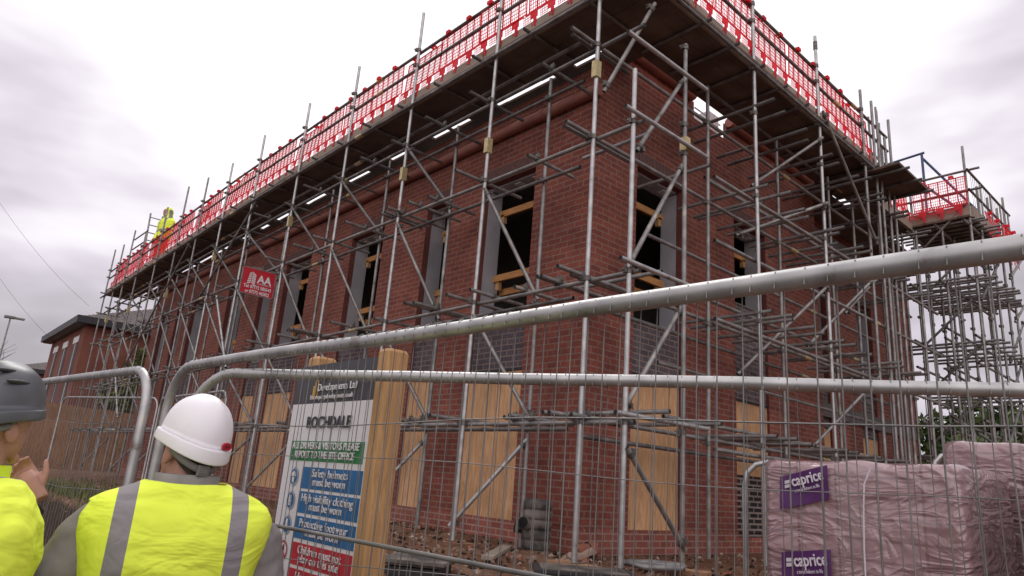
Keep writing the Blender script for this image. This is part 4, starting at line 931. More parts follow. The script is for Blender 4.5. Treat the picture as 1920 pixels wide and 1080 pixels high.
mb = MB(); mb.path([(.82, 4.55, 2.75), (.72, 4.5, 2.5), (.70, 4.42, 2.0), (.74, 4.5, 1.5), (.70, 4.56, 2.1), (.74, 4.6, 2.72)], .006, 5); tag(mb.build('hanging_cable', 'cablewhite', base=(.8, 4.5, 2.7)), 'thin white cable loop hanging on the left brick pier', 'cable')
mb = MB(); mb.path([(7.0, .62, 4.0), (7.02, .6, 3.2), (7.15, .58, 2.2), (7.3, .6, 1.2)], .008, 5); mb.path([(7.03, .62, 4.0), (7.12, .6, 3.2), (7.3, .58, 2.2), (7.55, .6, 1.3)], .008, 5); tag(mb.build('hanging_cable', 'cablewhite', base=(7.0, .62, 4.0)), 'pair of thin white cables hanging down beside the recess of the right face', 'cable')
# rubble and small stones nobody could count
mb = MB(); rr = random.Random(77)
for k in range(2300):
    if k < 1750: x = rr.uniform(-2.9, .75); y = rr.uniform(-1.6, 4.2)
    elif k < 2050: x = rr.uniform(.2, 3.5); y = rr.uniform(-1.4, .55)
    else: x = rr.uniform(-3.0, .6); y = rr.uniform(4, 12)
    s = .006+.020*rr.random()**2.4; z = gh(x, y)+s*.25; mt = Matrix.Rotation(rr.uniform(0, 6), 3, Vector((rr.random(), rr.random(), rr.random()+.1)).normalized())
    P = [Vector((x, y, z))+mt@Vector((sx*s*rr.uniform(.6, 1.5), sy*s*rr.uniform(.5, 1), sz*s*rr.uniform(.4, .8))) for sx in (-1, 1) for sy in (-1, 1) for sz in (-1, 1)]
    mb.add(P, [(0, 1, 3, 2), (4, 6, 7, 5), (0, 4, 5, 1), (2, 3, 7, 6), (0, 2, 6, 4), (1, 5, 7, 3)], rr.choice((0, 0, 0, 1, 1, 1, 1, 1, 2)))
mb.build('rubble', ['rubble', 'soil', 'orangeclay'], kind='stuff', label='small stones and brick rubble scattered over the soil')
mb = MB(); rr = random.Random(78)
for k in range(2600):
    if rr.random() < .7: x = rr.gauss(-2.45, .22); y = rr.choice((4.2, 5.6, 7.4, 9.0, 10.5))+rr.gauss(0, .45)
    else: x = rr.uniform(-2.9, -.9); y = rr.uniform(2.5, 13)
    z = gh(x, y)-.01; h = rr.uniform(.05, .20); a = rr.uniform(0, 6.28); l = rr.uniform(.02, .10); w_ = .006
    dx, dy = math.cos(a), math.sin(a)
    mb.add([(x-dy*w_, y+dx*w_, z), (x+dy*w_, y-dx*w_, z), (x+dx*l*.4+dy*w_*.7, y+dy*l*.4-dx*w_*.7, z+h*.6), (x+dx*l*.4-dy*w_*.7, y+dy*l*.4+dx*w_*.7, z+h*.6), (x+dx*l, y+dy*l, z+h)], [(0, 1, 2, 3), (3, 2, 4)], rr.choice((0, 0, 0, 1)))
mb.build('grass', ['grass', 'leafy'], kind='stuff', label='rough grass and weeds along the top of the dug bank')

# ---------------------------------------------------------------- background on the left: board fence, house, shrubs, lamp, wires
fb = thing('board_fence', 'tall brown close board fence beyond the far end of the left scaffold', 'fence', (0, 23.6, .3))
mb = MB(); rr = random.Random(6); x = -4.2
while x < 5.6: h = 2.45+.012*rr.uniform(-1, 1)-.03*(x+1); mb.box((x, 23.6, .15), (x+.135, 23.62+rr.uniform(0, .012), h)); x += .14
mb.build('boards', 'fencewood', fb)
mb = MB()
for k in range(6): mb.box((-4.2+1.9*k, 23.64, .1), (-4.1+1.9*k, 23.74, 2.3))
for z in (.6, 1.3, 2.0): mb.box((-4.2, 23.625, z), (5.6, 23.64, z+.08))
mb.build('rails', 'fencewood', fb)
def house(name, label, org, ang, lx, ly, eave, apex, wins, mat_a, cat='house'):
    t = thing(name, label, cat, org, ang); mx = Matrix.Identity(4)
    B_ = lambda mb, nm, m: mb.build(nm, m, t, local=True)
    mb = MB(); mb.box((0, 0, 0), (lx, ly, eave)); B_(mb, 'wall', mat_a)
    mb = MB(); o = .32; e = eave-.02; rx0, rx1, ry0, ry1 = -o, lx+o, -o, ly+o; rl = min(lx, ly)/2
    if ly >= lx: a1, a2 = (lx/2, rl, apex), (lx/2, ly-rl, apex)
    else: a1, a2 = (rl, ly/2, apex), (lx-rl, ly/2, apex)
    c_ = [(rx0, ry0, e), (rx1, ry0, e), (rx1, ry1, e), (rx0, ry1, e)]
    if ly >= lx: mb.add(c_+[a1, a2], [(0, 1, 4), (1, 2, 5, 4), (2, 3, 5), (3, 0, 4, 5)], 0)
    else: mb.add(c_+[a1, a2], [(0, 1, 5, 4), (1, 2, 5), (2, 3, 4, 5), (3, 0, 4)], 0)
    rr = random.Random(3); n = 26
    for i in range(n):                                    # slate courses as thin steps on the two seen slopes
        f = i/n; 
        A = Vector(c_[0]).lerp(Vector(a1), f); Bq = Vector(c_[1]).lerp(Vector(a1 if ly >= lx else a2), f); mb.tube(A, Bq, .022, 4); C_ = Vector(c_[3]).lerp(Vector(a2 if ly >= lx else a1), f); mb.tube(A, C_, .022, 4)
    B_(mb, 'roof', 'slate')
    mb = MB()
    mb.box((-o-.1, -o-.1, e-.24), (lx+o, -o+.02, e+.03)); mb.box((-o-.1, -o, e-.24), (-o+.02, ly+o, e+.03)); mb.box((-o, -o, e-.26), (lx+o, 0, e-.22)); mb.box((-o, 0, e-.26), (0, ly+o, e-.22))
    B_(mb, 'gutter', 'darktrim')
    for (side, u0, u1, v0, v1) in wins:
        P = (lambda u, d, v: (-d, u, v)) if side == 'L' else (lambda u, d, v: (u, -d, v))
        mb = MB(); mb.box(P(u0, .01, v0), P(u1, .014, v1)); w = B_(mb, 'window', 'darktrim')
        mb = MB(); mb.box(P(u0-.12, .012, v1), P(u1+.12, .04, v1+.26)); mb.box(P(u0-.1, .012, v0-.14), P(u1+.1, .05, v0)); mb.box(P((u0+u1)/2-.02, .015, v0), P((u0+u1)/2+.02, .03, v1))
        f = mb.build('window_trim', 'whitepaint', w, local=True)
    return t
M['brick_h'] = nmat('house_brick', (.15, .05, .036, 1), (.22, .08, .055, 1), 1.1, .9, detail=8, bump=.2, bscale=20)
h1 = house('brick_house', 'older red brick house with slate hipped roof and black gutters beyond the fence', (.40, 25.9, .0), R(-1), 7.5, 7.4, 5.85, 7.6, [('L', .9, 1.7, 2.4, 5.0), ('L', 3.1, 3.9, 2.4, 5.0), ('L', 5.3, 6.1, 2.4, 5.0), ('L', 1.0, 1.9, .2, 1.7)], 'brick_h')
h2 = house('brick_terrace', 'low dark brick terrace with pale window trim far behind the grey helmet', (1.1, 48, -.3), R(-1), 8, 9, 5.9, 7.4, [('L', 2, 3, 2.6, 4.0), ('L', 6, 7, 2.6, 4.0), ('L', 10, 11, 2.6, 4.0)], 'brick_h')
def crown(mb, ctr, rad, n, size, seed, mats=2):
    rr = random.Random(seed); cl = []
    for k in range(14):
        d = Vector((rr.gauss(0, 1), rr.gauss(0, 1), rr.gauss(0, .8))).normalized(); cl.append((Vector((d.x*rad[0], d.y*rad[1], d.z*rad[2]))*rr.uniform(.45, .95), rr.uniform(.28, .5)))
    for k in range(n):
        o, s = rr.choice(cl); d = Vector((rr.gauss(0, 1), rr.gauss(0, 1), rr.gauss(0, 1))).normalized()*rr.random()**.4
        p = Vector(ctr)+o+Vector((d.x*rad[0], d.y*rad[1], d.z*rad[2]))*s; z = size*rr.uniform(.6, 1.4)
        a = Vector((rr.gauss(0, 1), rr.gauss(0, 1), rr.gauss(0, 1))).normalized(); b = a.cross(Vector((rr.gauss(0, 1), rr.gauss(0, 1), rr.gauss(0, 1)))).normalized()
        mb.add([p-a*z, p+b*z*.45, p+a*z, p-b*z*.45], [(0, 1, 2, 3)], rr.randrange(mats))
def plant(name, label, cat, base, rad, h, n, size, seed, mats=('leaf', 'leafy'), group=None):
    t = thing(name, label, cat, base, 0, group); b = Vector(base); rr = random.Random(seed)
    mb = MB(); mb.path([b, b+Vector((.05*h*rr.uniform(-1, 1), 0, h*.35)), b+Vector((.1*h*rr.uniform(-1, 1), .05*h, h*.8))], .04*h, 7, rs=[.035*h, .026*h, .008*h])
    for k in range(7): a = rr.uniform(0, 6.28); q = b+Vector((0, 0, h*rr.uniform(.25, .6))); mb.path([q, q+Vector((rad[0]*.7*math.cos(a), rad[1]*.7*math.sin(a), h*.25))], .01*h, 5, rs=[.014*h, .004*h])
    mb.build('trunk', 'bark', t)
    mb = MB(); crown(mb, b+Vector((0, 0, h-rad[2]*.9)), rad, n, size, seed, 2); mb.build('crown', list(mats), t)
    return t
plant('garden_shrub', 'yellow green garden shrub overtopping the brown fence beside the red house', 'shrub', (2.35, 24.9, .2), (1.1, .9, 1.7), 4.3, 2600, .11, 1)
plant('garden_shrub', 'darker green shrub behind the fence nearest the far scaffold foot', 'shrub', (3.6, 24.4, .2), (.9, .8, 1.3), 3.3, 1800, .10, 2, ('leaf', 'leaf'))
for k, (x, y, h, lab) in enumerate([(30.5, 9.0, 4.2, 'low green tree seen through the foot of the loading tower'), (31, 5.9, 4.6, 'mid green tree behind the loading tower beside its right leg'), (29, 2.9, 5.4, 'tall dark green tree at the right edge beyond the pink packs'), (33, 7.2, 4.3, 'pale green tree furthest behind the loading tower'), (31, 1.0, 4.8, 'dense green tree cut by the right edge of the photo')]):
    plant('background_tree', lab, 'tree', (x, y, .2), (2.2, 2.0, 2.2), h, 3000, .24, 20+k, ('leaf', 'leafy' if k in (0, 3) else 'leaf'), group='trees beyond the loading tower')
mb = MB(); rr = random.Random(14)
for k in range(40):
    p = Vector((-1.6+rr.gauss(0, .5), 41+rr.gauss(0, .6), 3.2)); mb.path([p, p+Vector((rr.gauss(0, .4), 0, 1.2)), p+Vector((rr.gauss(0, .7), 0, 2.2+rr.random()))], .015, 4, rs=[.03, .02, .006])
tag(mb.build('bare_shrub', 'bark', base=(-1.6, 41, -.3)), 'bare twiggy tree top above the grey helmet at the left edge', 'tree')
lp = thing('street_lamp', 'slim street lamp with a flat twin head against the grey sky at the left', 'street lamp', (-.2, 44.2, -.6))
mb = MB(); mb.path([(-.2, 44.2, -.6), (-.2, 44.2, 3), (-.2, 44.2, 7.95)], .07, 10, rs=[.07, .055, .04]); mb.build('pole', 'oldsteel', lp)
mb = MB(); mb.box((-.50, 44.0, 7.95), (.02, 44.4, 8.07)); mb.box((.02, 44.05, 7.96), (.48, 44.35, 8.05)); mb.build('lamp_head', 'dullsteel', lp)
def wire(label, a, b, sag=.3):
    a, b = Vector(a), Vector(b); mb = MB(); mb.path([a.lerp(b, k/10)-Vector((0, 0, sag*4*(k/10)*(1-k/10))) for k in range(11)], .005, 4)
    tag(mb.build('overhead_wire', 'darktrim', base=a), label, 'overhead wire', 'overhead wires at the left')
wire('upper overhead wire crossing the grey sky down to the brick house', (-3.9, 26, 10.2), (.6, 27.5, 6.6)); wire('lower overhead wire sagging past the street lamp towards the brick house', (-3.6, 30, 9.0), (.5, 31, 5.2)); wire('lowest overhead wire near the grey helmet', (-4.2, 34, 9.0), (-.4, 44, 3.6))

# ladder on the deck
ld = thing('ladder', 'aluminium ladder standing above the far end of the left deck', 'ladder', (.75, 21.3, ZE))
mb = MB(); LDX, LDY = .92, 21.35; ZL = ZE+.20
for d in (-.2, .2): mb.tube((LDX+d, LDY-.35, ZL), (LDX+d, LDY+.1, ZL+2.65), .030, 6)
mb.build('stiles', 'oldsteel', ld)
mb = MB()
for k in range(9): f = (k+.5)/9; mb.tube((LDX-.2, LDY-.35+.45*f, ZL+2.65*f), (LDX+.2, LDY-.35+.45*f, ZL+2.65*f), .020, 6)
mb.build('rungs', 'oldsteel', ld)
rl = MB()
for a, b in (((.3, 20.9, 7.95), (.3, 19.4, 7.95)), ((.3, 20.9, 7.6), (.3, 19.6, 7.6))): rl.tube(a, b, TR, 6, 0, 1)
rl.build('end_rail', ['dullsteel', 'hole'], lsc)

# ---------------------------------------------------------------- people
def cloud(size, seed_depth=2):
    tx = bpy.data.textures.new('folds', 'CLOUDS'); tx.noise_scale = size; tx.noise_depth = seed_depth; return tx
def remesh(mb, voxel, name, mats, parent, smooth=6, label=None, fold=0., fsize=.1):
    me = mb.mesh('tmp', mats); o = bpy.data.objects.new('tmp', me); COL.objects.link(o)
    m = o.modifiers.new('r', 'REMESH'); m.mode = 'VOXEL'; m.voxel_size = voxel
    s = o.modifiers.new('s', 'SMOOTH'); s.iterations = smooth; s.factor = .5
    if fold: q = o.modifiers.new('f', 'DISPLACE'); q.texture = cloud(fsize); q.strength = fold; q.mid_level = .5
    dg = bpy.context.evaluated_depsgraph_get(); nm = bpy.data.meshes.new_from_object(o.evaluated_get(dg))
    bpy.data.objects.remove(o); nm.name = name
    nm.polygons.foreach_set('use_smooth', [True]*len(nm.polygons)); nm.materials.clear()
    for k in (mats if isinstance(mats, list) else [mats]): nm.materials.append(M[k])
    ob = bpy.data.objects.new(name, nm); COL.objects.link(ob); ob.parent = parent
    if label: ob['label'] = label
    return ob
def oval(cx, cy, z, rx, ry, n=28, p=2.4):
    out = []
    for k in range(n):
        a = 2*math.pi*k/n; ca, sa = math.cos(a), math.sin(a)
        out.append((cx+rx*math.copysign(abs(ca)**(2/p), ca), cy+ry*math.copysign(abs(sa)**(2/p), sa), z))
    return out
TORSO = [(.84, .165, .115, 0), (.95, .175, .12, 0), (1.06, .165, .11, .0), (1.18, .18, .115, .0), (1.30, .20, .125, -.008), (1.38, .205, .12, -.015), (1.43, .185, .10, -.02), (1.475, .12, .08, -.02), (1.51, .072, .066, -.012)]
def wide(a, k): return [(p[0]*k, p[1], p[2]) for p in a]
def torso(mb, g=0., z0=0, z1=9, k=1.0):
    rs = [oval(0, cy, z, rx*k+g, ry*(.5+k/2)+g) for z, rx, ry, cy in TORSO if z0 <= z <= z1]; mb.loft(rs, sm=True)
def limb(mb, pts, rs, n=12): mb.path(pts, .05, n, rs=rs)
def hand(mb, wrist, dirv, palm_n, s=1.0, curl=.5, thumb_up=1, side=1):
    """palm with four bent fingers of different lengths and a thumb from the side of the palm"""
    d = Vector(dirv).normalized(); n_ = Vector(palm_n); n_ = (n_-d*n_.dot(d)).normalized(); w_ = d.cross(n_)*side; W0 = Vector(wrist)
    mb.path([W0-d*.02, W0+d*.02*s, W0+d*.055*s, W0+d*.09*s], .03*s, 10, rs=[.026*s, .031*s, .036*s, .030*s])
    for k, l in enumerate((.068, .078, .072, .056)):
        b = W0+d*.082*s+w_*(.030-.020*k)*s; c1 = curl*(.8+.1*k)
        d1 = (d*math.cos(c1*.5)+n_*math.sin(c1*.5)); d2 = (d*math.cos(c1*1.3)+n_*math.sin(c1*1.3)); d3 = (d*math.cos(c1*2)+n_*math.sin(c1*2))
        p1 = b+d1*l*.45*s; p2 = p1+d2*l*.33*s; p3 = p2+d3*l*.26*s
        mb.path([b-d*.03*s, b, p1, p2, p3], .009*s, 8, rs=[.0095*s, .0095*s, .0088*s, .0082*s, .0065*s])
    b = W0+d*.028*s+w_*.028*s; t1 = (w_*.75+d*.75+n_*.15).normalized(); t2 = (w_*.45+d*.95+n_*.1).normalized()
    mb.path([b-w_*.014*s, b, b+t1*.036*s, b+t1*.036*s+t2*.03*s, b+t1*.036*s+t2*.05*s], .01*s, 8, rs=[.014*s, .0135*s, .011*s, .010*s, .0075*s])
def head_parts(mb, hm):
    T_ = MB()
    T_.ell((0, .005, .115), (.075, .098, .105), nu=24, nv=16)         # cranium
    T_.ell((0, .035, .045), (.058, .066, .075), nu=20, nv=12)         # jaw
    T_.path([(0, -.02, -.09), (0, -.012, .0), (0, 0, .06)], .06, 16, rs=[.064, .059, .058])
    T_.ell((0, .105, .055), (.013, .020, .022), nu=10, nv=8); T_.ell((0, .098, .075), (.010, .014, .03), nu=10, nv=8)
    T_.ell((0, .094, .012), (.024, .012, .008), nu=10, nv=8); T_.ell((0, .09, -.018), (.022, .016, .018), nu=10, nv=8)
    for s in (-1, 1):
        T_.ell((s*.077, -.004, .062), (.010, .021, .034), nu=12, nv=10, mat=Matrix.Rotation(R(-14*s), 3, 'Z')@Matrix.Rotation(R(12), 3, 'X')); T_.ell((s*.031, .082, .082), (.015, .010, .011), nu=10, nv=8)
    T_.xf(hm); mb.v += []
    o = len(mb.v); mb.v += T_.v; mb.f += [[i+o for i in f] for f in T_.f]; mb.m += T_.m; mb.s += T_.s
def helmet(parent, hm, m, white=True):
    """dome with centre ridge, rim band dipping at the nape, short peak in front; local: x right, y forward, z up, origin at head base"""
    n = 48; rings = []
    def rim(k): return 2*math.pi*k/n
    for i in range(15):
        f = i/14; out = []
        for k in range(n):
            a = rim(k); ca, sa = math.cos(a), math.sin(a)              # a=pi/2 -> front
            lean = 1 if sa < 0 else .0
            zb = .128-.022*max(0, -sa)**1.5+.008*max(0, sa)
            ph = f*math.pi/2; rx, ry = .102*math.cos(ph)**.80, (.130 if sa > 0 else .126)*math.cos(ph)**.80
            z = zb+(.262-zb)*math.sin(ph)**.95
            rid = 0.0
            if abs(ca*rx) < .030 and f > .15: rid = .007*math.cos(ca*rx/.030*math.pi/2)
            out.append((ca*rx, .0+sa*ry, z+rid))
        rings.append(out)
    lip = []
    for e, dz in (((.000, .003), (.0065, .001), (.0075, -.003), (.0105, -.030), (.0095, -.033), (.002, -.031), (-.006, -.004)) if white else ((.0, .002), (.002, -.006), (.004, -.028), (.003, -.032), (-.002, -.030), (-.006, -.004))):
        out = []
        for k in range(n):
            a = rim(k); ca, sa = math.cos(a), math.sin(a); zb = .128-.022*max(0, -sa)**1.5+.008*max(0, sa); pk = (.040 if white else .012)*max(0, sa)**3
            drop = 1+.35*max(0, -sa)
            out.append((ca*(.102+e), sa*((.130 if sa > 0 else .126)+e+pk), zb+dz*drop*(1-.35*max(0, sa)**2)-.25*pk))
        lip.append(out)
    mb = MB(); mb.loft(lip[::-1]+rings, 0, False, True); mb.xf(hm)
    mb.build('helmet', m, parent, local=True)
    mb = MB(); pts = []                                      # harness strap round the nape
    for k in range(17): a = R(188+k*10.2); pts.append((.083*math.cos(a), .107*math.sin(a)-.0, .086-.046*max(0, -math.sin(a))**1.3))
    up_ = []
    for q in pts: up_.append([(q[0]*1.0, q[1]*1.0, q[2]-.011), (q[0]*1.03, q[1]*1.03, q[2]-.011), (q[0]*1.03, q[1]*1.03, q[2]+.011), (q[0], q[1], q[2]+.011)])
    mb.loft(up_, 0); mb.obox((-.012, -.113, .040), (.036, .010, .032)); mb.obox((-.012, -.118, .040), (.022, .006, .016))
    for s in (-1, 1): mb.path([(s*.082, -.012, .086), (s*.088, -.02, .13)], .008, 6)
    mb.xf(hm); mb.build('chin_strap', 'strap', parent, local=True)
def rot4(x, y, z): return Matrix.Rotation(z, 4, 'Z')@Matrix.Rotation(x, 4, 'X')@Matrix.Rotation(y, 4, 'Y')
def stripe_vest(name, xs_, zs_, extra=None):
    """fluorescent cloth with reflective tape stitched at given x and z of the garment"""
    m, t, b = newmat(name, .75, 0, .2)
    co = N(t, 'ShaderNodeTexCoord'); s = N(t, 'ShaderNodeSeparateXYZ'); t.links.new(co.outputs['Object'], s.inputs[0])
    ab = N(t, 'ShaderNodeMath', operation='ABSOLUTE'); t.links.new(s.outputs[0], ab.inputs[0])
    def band(src, lo, hi):
        a = N(t, 'ShaderNodeMath', operation='COMPARE'); a.inputs[1].default_value = (lo+hi)/2; a.inputs[2].default_value = (hi-lo)/2; t.links.new(src, a.inputs[0]); return a.outputs[0]
    acc = None
    for lo, hi in xs_:
        o_ = band(ab.outputs[0], lo, hi); acc = o_ if acc is None else acc
    for lo, hi in zs_:
        o_ = band(s.outputs[2], lo, hi)
        if acc is None: acc = o_
        else:
            mm = N(t, 'ShaderNodeMath', operation='MAXIMUM'); t.links.new(acc, mm.inputs[0]); t.links.new(o_, mm.inputs[1]); acc = mm.outputs[0]
    mxn = N(t, 'ShaderNodeMix', data_type='RGBA'); mxn.inputs[6].default_value = (.84, .98, .09, 1); mxn.inputs[7].default_value = (.27, .25, .26, 1); t.links.new(acc, mxn.inputs[0])
    t.links.new(mxn.outputs[2], b.inputs['Base Color'])
    mp = N(t, 'ShaderNodeMapping'); mp.inputs['Rotation'].default_value = (0, R(20), 0); mp.inputs['Scale'].default_value = (4, 3, 8); t.links.new(co.outputs['Object'], mp.inputs[0])
    n = N(t, 'ShaderNodeTexNoise'); n.inputs['Scale'].default_value = 1.2; n.inputs['Detail'].default_value = 3; n.inputs['Distortion'].default_value = .7; t.links.new(mp.outputs[0], n.inputs['Vector'])
    bp = N(t, 'ShaderNodeBump'); bp.inputs['Strength'].default_value = .6; bp.inputs['Distance'].default_value = .05; t.links.new(n.outputs['Fac'], bp.inputs['Height']); t.links.new(bp.outputs[0], b.inputs['Normal'])
    return m
M['vest'] = stripe_vest('hivis_vest', [(.125, .175)], [(1.00, 1.05)])
M['hvjacket'] = stripe_vest('hivis_jacket', [(.10, .145)], [(1.075, 1.13)])
def legs_boots(t, tm='trouser'):
    mb = MB()
    for s in (-1, 1): limb(mb, [(s*.09, 0, .93), (s*.10, .015, .70), (s*.105, .02, .48), (s*.112, -.01, .25), (s*.115, -.02, .09)], [.105, .095, .078, .07, .065])
    mb.loft([oval(0, 0, z, .165, .115) for z in (.82, .95)]); remesh(mb, .014, 'trousers', tm, t)
    for s in (-1, 1):
        mb = MB(); mb.path([(s*.115, -.03, .12), (s*.115, -.02, .05), (s*.118, .08, .04), (s*.12, .17, .035)], .05, 12, rs=[.05, .052, .05, .036]); mb.obox((s*.118, .05, .012), (.10, .29, .024)); remesh(mb, .010, 'boot', 'black', t)
def person(label, loc, rz, hm, arms, hivis='vest', helm='helmetw', hands=None, sc=1.0, hair=True, vox=.0065):
    t = thing('person', label, 'person', loc, rz); t.scale = (sc, sc, sc)
    mb = MB(); torso(mb, -.012)
    for s in (-1, 1): limb(mb, [(s*.09, 0, .93), (s*.10, .015, .70), (s*.105, .02, .48), (s*.112, -.01, .25), (s*.115, -.02, .07)], [.085, .075, .055, .05, .04]); mb.path([(s*.115, -.04, .05), (s*.12, .15, .03)], .035, 8)
    for a in arms: limb(mb, a, [.05, .05, .042, .036, .028])
    head_parts(mb, hm)
    for hh in (hands or []): hand(mb, *hh)
    remesh(mb, vox, 'body', 'skin', t, 2)
    if hair:
        mb = MB(); rings = []
        for i in range(9):
            f = i/8; out = []
            for k in range(28):
                a = 2*math.pi*k/28; ca, sa = math.cos(a), math.sin(a); zb = .085-.075*max(0, -sa)+.055*max(0, sa); ph = f*math.pi/2*.98
                z = zb+(.222-zb)*math.sin(ph); g_ = math.sqrt(max(0, 1-((z-.115)/.112)**2)) if z > .115 else 1-.10*((.115-z)/.09)**1.5; out.append((ca*.0795*g_, .005+sa*.1025*g_, z))
            rings.append(out)
        mb.loft(rings, 0, False, True); mb.xf(hm); mb.build('hair', 'hair', t, local=True)
    helmet(t, hm, helm, helm == 'helmetw')
    legs_boots(t)
    return t
# man in the white helmet
hm1 = Matrix.Translation((-.012, .01, 1.513))@rot4(R(9), R(3), R(29))@Matrix.Scale(.94, 4)
armL = [(-.16, -.01, 1.405), (-.225, -.01, 1.335), (-.315, -.02, 1.14), (-.30, .06, .98), (-.24, .15, .88)]
armR = [(.16, -.01, 1.405), (.22, -.01, 1.335), (.275, -.01, 1.12), (.27, .05, .96), (.25, .10, .84)]
armL, armR = wide(armL, 1.05), wide(armR, 1.05)
MAN1 = (-4.178, -2.10, -.664)
m1 = person('person in a white helmet and yellow vest over a grey jacket seen from behind', MAN1, R(-15), hm1, [armL, armR], sc=1.055, hands=[((-.255, .17, .865), (.5, .6, -.6), (.6, -.3, .4), 1, .9, 1, 1), ((.275, .11, .82), (-.1, .3, -1), (-1, 0, .1), 1, .7, 1, -1)])
mb = MB(); torso(mb, .012, .84, 1.50, 1.05)
for a in (armL, armR): limb(mb, a, [.062, .072, .070, .062, .052])
remesh(mb, .010, 'jacket', 'jacket', m1, 5, fold=.030, fsize=.085)
mb = MB(); cr = []
for z, rx, ry, cy in ((1.44, .130, .098, -.02), (1.475, .102, .090, -.016), (1.503, .090, .086, -.012), (1.519, .090, .085, -.010), (1.521, .078, .074, -.010), (1.48, .072, .07, -.012)): cr.append(oval(0, cy, z, rx, ry, 32, 2.1))
cr = [[(x, y, z+.018*max(0, -y/.08)*0-.012*max(0, y/.08)) for x, y, z in q] for q in cr]
mb.loft(cr, 0, False, False); mb.build('collar', 'collar', m1, local=True)
def vest_shell(t, mat, zlo=.80, armhole=.205):
    mb = MB(); rows = [(.80, .190, .140, 0), (.95, .197, .142, 0), (1.06, .195, .138, 0), (1.18, .206, .142, 0), (1.28, .224, .150, -.005), (1.35, .238, .146, -.012), (1.395, .240, .134, -.018), (1.425, .226, .120, -.022), (1.447, .196, .108, -.022), (1.468, .150, .098, -.022), (1.49, .104, .092, -.018)]
    fine = []
    for i in range(len(rows)-1):
        for k in range(4): f = k/4; fine.append(tuple(rows[i][j]*(1-f)+rows[i+1][j]*f for j in range(4)))
    fine.append(rows[-1]); n = 96; vs = []; fs = []
    for (z, rx, ry, cy) in fine: vs += oval(0, cy, z, rx*1.045 if z < 1.46 else rx*1.06, ry*1.05, n, 2.7)
    for i in range(len(fine)-1):
        for k in range(n):
            zc = (fine[i][0]+fine[i+1][0])/2; a = 2*math.pi*(k+.5)/n; ca, sa = math.cos(a), math.sin(a)
            if zc > 1.19 and abs(ca)*1.0 > .965-.02*(zc-1.2)*0 and zc < 1.425: continue        # armholes
            fs.append((i*n+k, i*n+(k+1) % n, (i+1)*n+(k+1) % n, (i+1)*n+k))
    mb.add(vs, fs, 0, True); o = mb.build('vest', [mat, 'hiviy'], t, local=True)
    sb = o.modifiers.new('d', 'SUBSURF'); sb.levels = 1; sb.render_levels = 1; dp = o.modifiers.new('f', 'DISPLACE'); dp.texture = cloud(.14); dp.strength = .018; dp.mid_level = .35
    md = o.modifiers.new('s', 'SOLIDIFY'); md.thickness = .008; md.offset = 1; md.material_offset_rim = 1
    return o
vest_shell(m1, 'vest')
mb = MB(); mb.obox((.012, -.142, 1.43), (.006, .006, .032), Matrix.Rotation(R(20), 3, 'Y')); mb.build('hanging_loop', 'strap', m1, local=True)
# oval maker's badge on the back of the helmet
T4 = hm1; mb = MB(); n = 24; ctr = Vector((.036, -.1225, .124)); nn = Vector((.27, -.955, .10)).normalized(); e1 = Vector((.9, .43, 0)).normalized(); e2 = e1.cross(nn)*-1
e2 = Vector((0, 0, 1))-nn*nn.z; e2.normalize(); e1 = e2.cross(nn)
P = [ctr+nn*.004+e1*(.021*math.cos(2*math.pi*k/n))+e2*(.0125*math.sin(2*math.pi*k/n)) for k in range(n)]; mb.add(P+[p-nn*.006 for p in P], [tuple(range(n))]+[(k, (k+1) % n, n+(k+1) % n, n+k) for k in range(n)]); mb.xf(T4); mb.build('badge', 'signred', m1, local=True)
text('JSP', .013, 'ink', m1, ctr+nn*.004-e1*.012-e2*.0045, e1, e2, 'badge_lettering', ext=.0004, width=.024, lift=.001, frame=T4)

# man in the grey helmet
hm2 = Matrix.Translation((.016, .012, 1.538))@rot4(R(2), R(2), R(20))@Matrix.Scale(.90, 4)
a2L = [(-.17, -.01, 1.425), (-.23, .0, 1.36), (-.275, .10, 1.175), (-.29, .17, 1.22), (-.300, .300, 1.39)]
a2R = [(.17, -.01, 1.425), (.22, .0, 1.36), (.235, .02, 1.10), (.225, .10, .95), (.19, .20, .88)]
MAN2 = (-4.725, -2.02, -.664)
m2 = person('person in a grey helmet and yellow jacket raising a hand at the left edge', MAN2, R(-75), hm2, [a2L, a2R], helm='helmetg', hair=False, sc=1.06, vox=.0048, hands=[((-.302, .308, 1.412), (-.50, -.34, .62), (.9, -.41, .15), .92, .95, 1, 1), ((.185, .215, .87), (-.2, .7, -.6), (-.8, -.2, 0), 1, .8, 1, -1)])
mb = MB(); torso(mb, .034, .84, 1.50, 1.12)
for a in (a2L, a2R): limb(mb, a[:4]+[Vector(a[3]).lerp(Vector(a[4]), .85)], [.075, .080, .068, .062, .054])
remesh(mb, .010, 'jacket', 'hvjacket', m2, 5, fold=.034, fsize=.12)
mb = MB(); limb(mb, [Vector(a2L[3]).lerp(Vector(a2L[4]), .72), Vector(a2L[3]).lerp(Vector(a2L[4]), .97)], [.052, .046]); mb.build('cuff', 'black', m2, local=True)
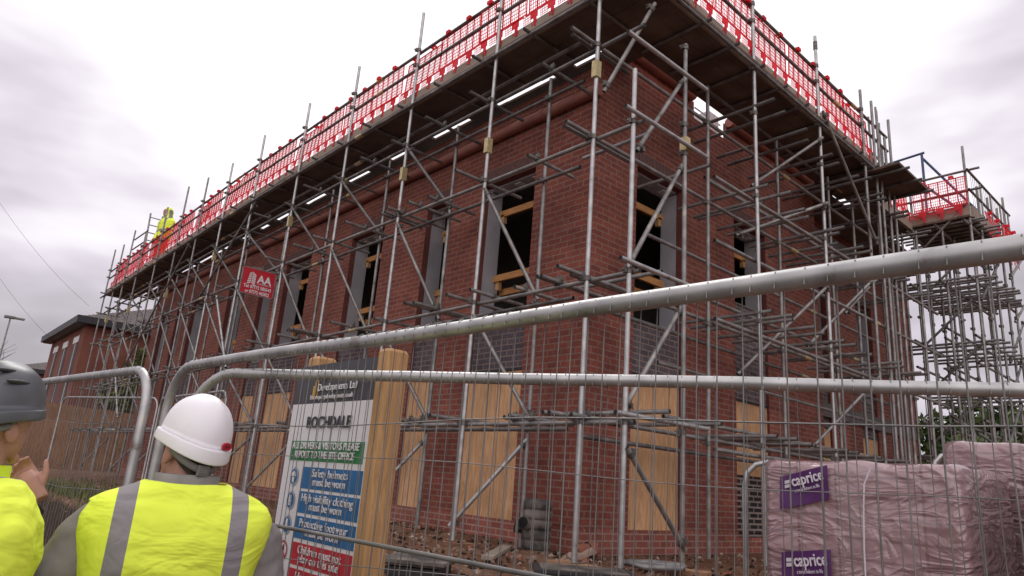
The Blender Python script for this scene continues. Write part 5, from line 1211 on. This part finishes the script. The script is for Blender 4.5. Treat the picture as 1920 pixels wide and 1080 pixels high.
mb = MB(); cr = [oval(0, cy, z, rx, ry, 32, 2.1) for z, rx, ry, cy in ((1.44, .15, .115, -.02), (1.475, .105, .095, -.016), (1.505, .090, .090, -.01), (1.506, .080, .078, -.01), (1.48, .07, .07, -.012))]; mb.loft(cr, 0, False, False); mb.build('collar', 'hivis', m2, local=True)
for s_ in (-1, 1):                                         # vents of the grey helmet
    for k, (y0_, x0_, z0_) in enumerate(((-.05, .056, .236), (-.03, .084, .206))):
        mb = MB(); mb.ell((s_*x0_, y0_, z0_), (.008, .042, .007), nu=10, nv=6, mat=Matrix.Rotation(R(34*s_), 3, 'Y')); mb.xf(hm2); mb.build('vent', 'black', m2, local=True)
# worker on the far deck
m3 = thing('person', 'distant worker in a yellow hooded jacket and orange trousers standing on the left deck', 'person', (.38, 17.7, ZE+.02), R(110)); m3.scale = (1.1, 1.1, 1.1)
hm3 = Matrix.Translation((0, .03, 1.535))@rot4(R(-12), 0, 0)
mb = MB(); torso(mb, -.01); head_parts(mb, hm3)
for s in (-1, 1):
    limb(mb, [(s*.09, 0, .93), (s*.10, .015, .70), (s*.105, .02, .48), (s*.112, -.01, .25), (s*.115, -.02, .05)], [.085, .075, .055, .05, .04])
    limb(mb, [(s*.17, -.01, 1.425), (s*.23, 0, 1.36), (s*.24, .0, 1.10), (s*.23, .06, .93), (s*.21, .12, .83)], [.05, .05, .042, .036, .028]); hand(mb, (s*.208, .125, .815), (-s*.1, .3, -1), (-s*1, 0, .1), 1, .7, 1, -s)
remesh(mb, .009, 'body', 'skin', m3, 3)
mb = MB(); torso(mb, .03, .84, 1.50); mb.ell((0, .0, 1.66), (.118, .135, .155)); mb.path([(0, -.03, 1.46), (0, -.01, 1.6)], .1, 12, rs=[.13, .11])
for s in (-1, 1): limb(mb, [(s*.17, -.01, 1.425), (s*.23, 0, 1.36), (s*.24, .0, 1.10), (s*.23, .06, .93), (s*.212, .11, .85)], [.075, .088, .074, .066, .056])
remesh(mb, .014, 'hooded_jacket', 'hvjacket', m3, 4)
legs_boots(m3, 'orangetr')
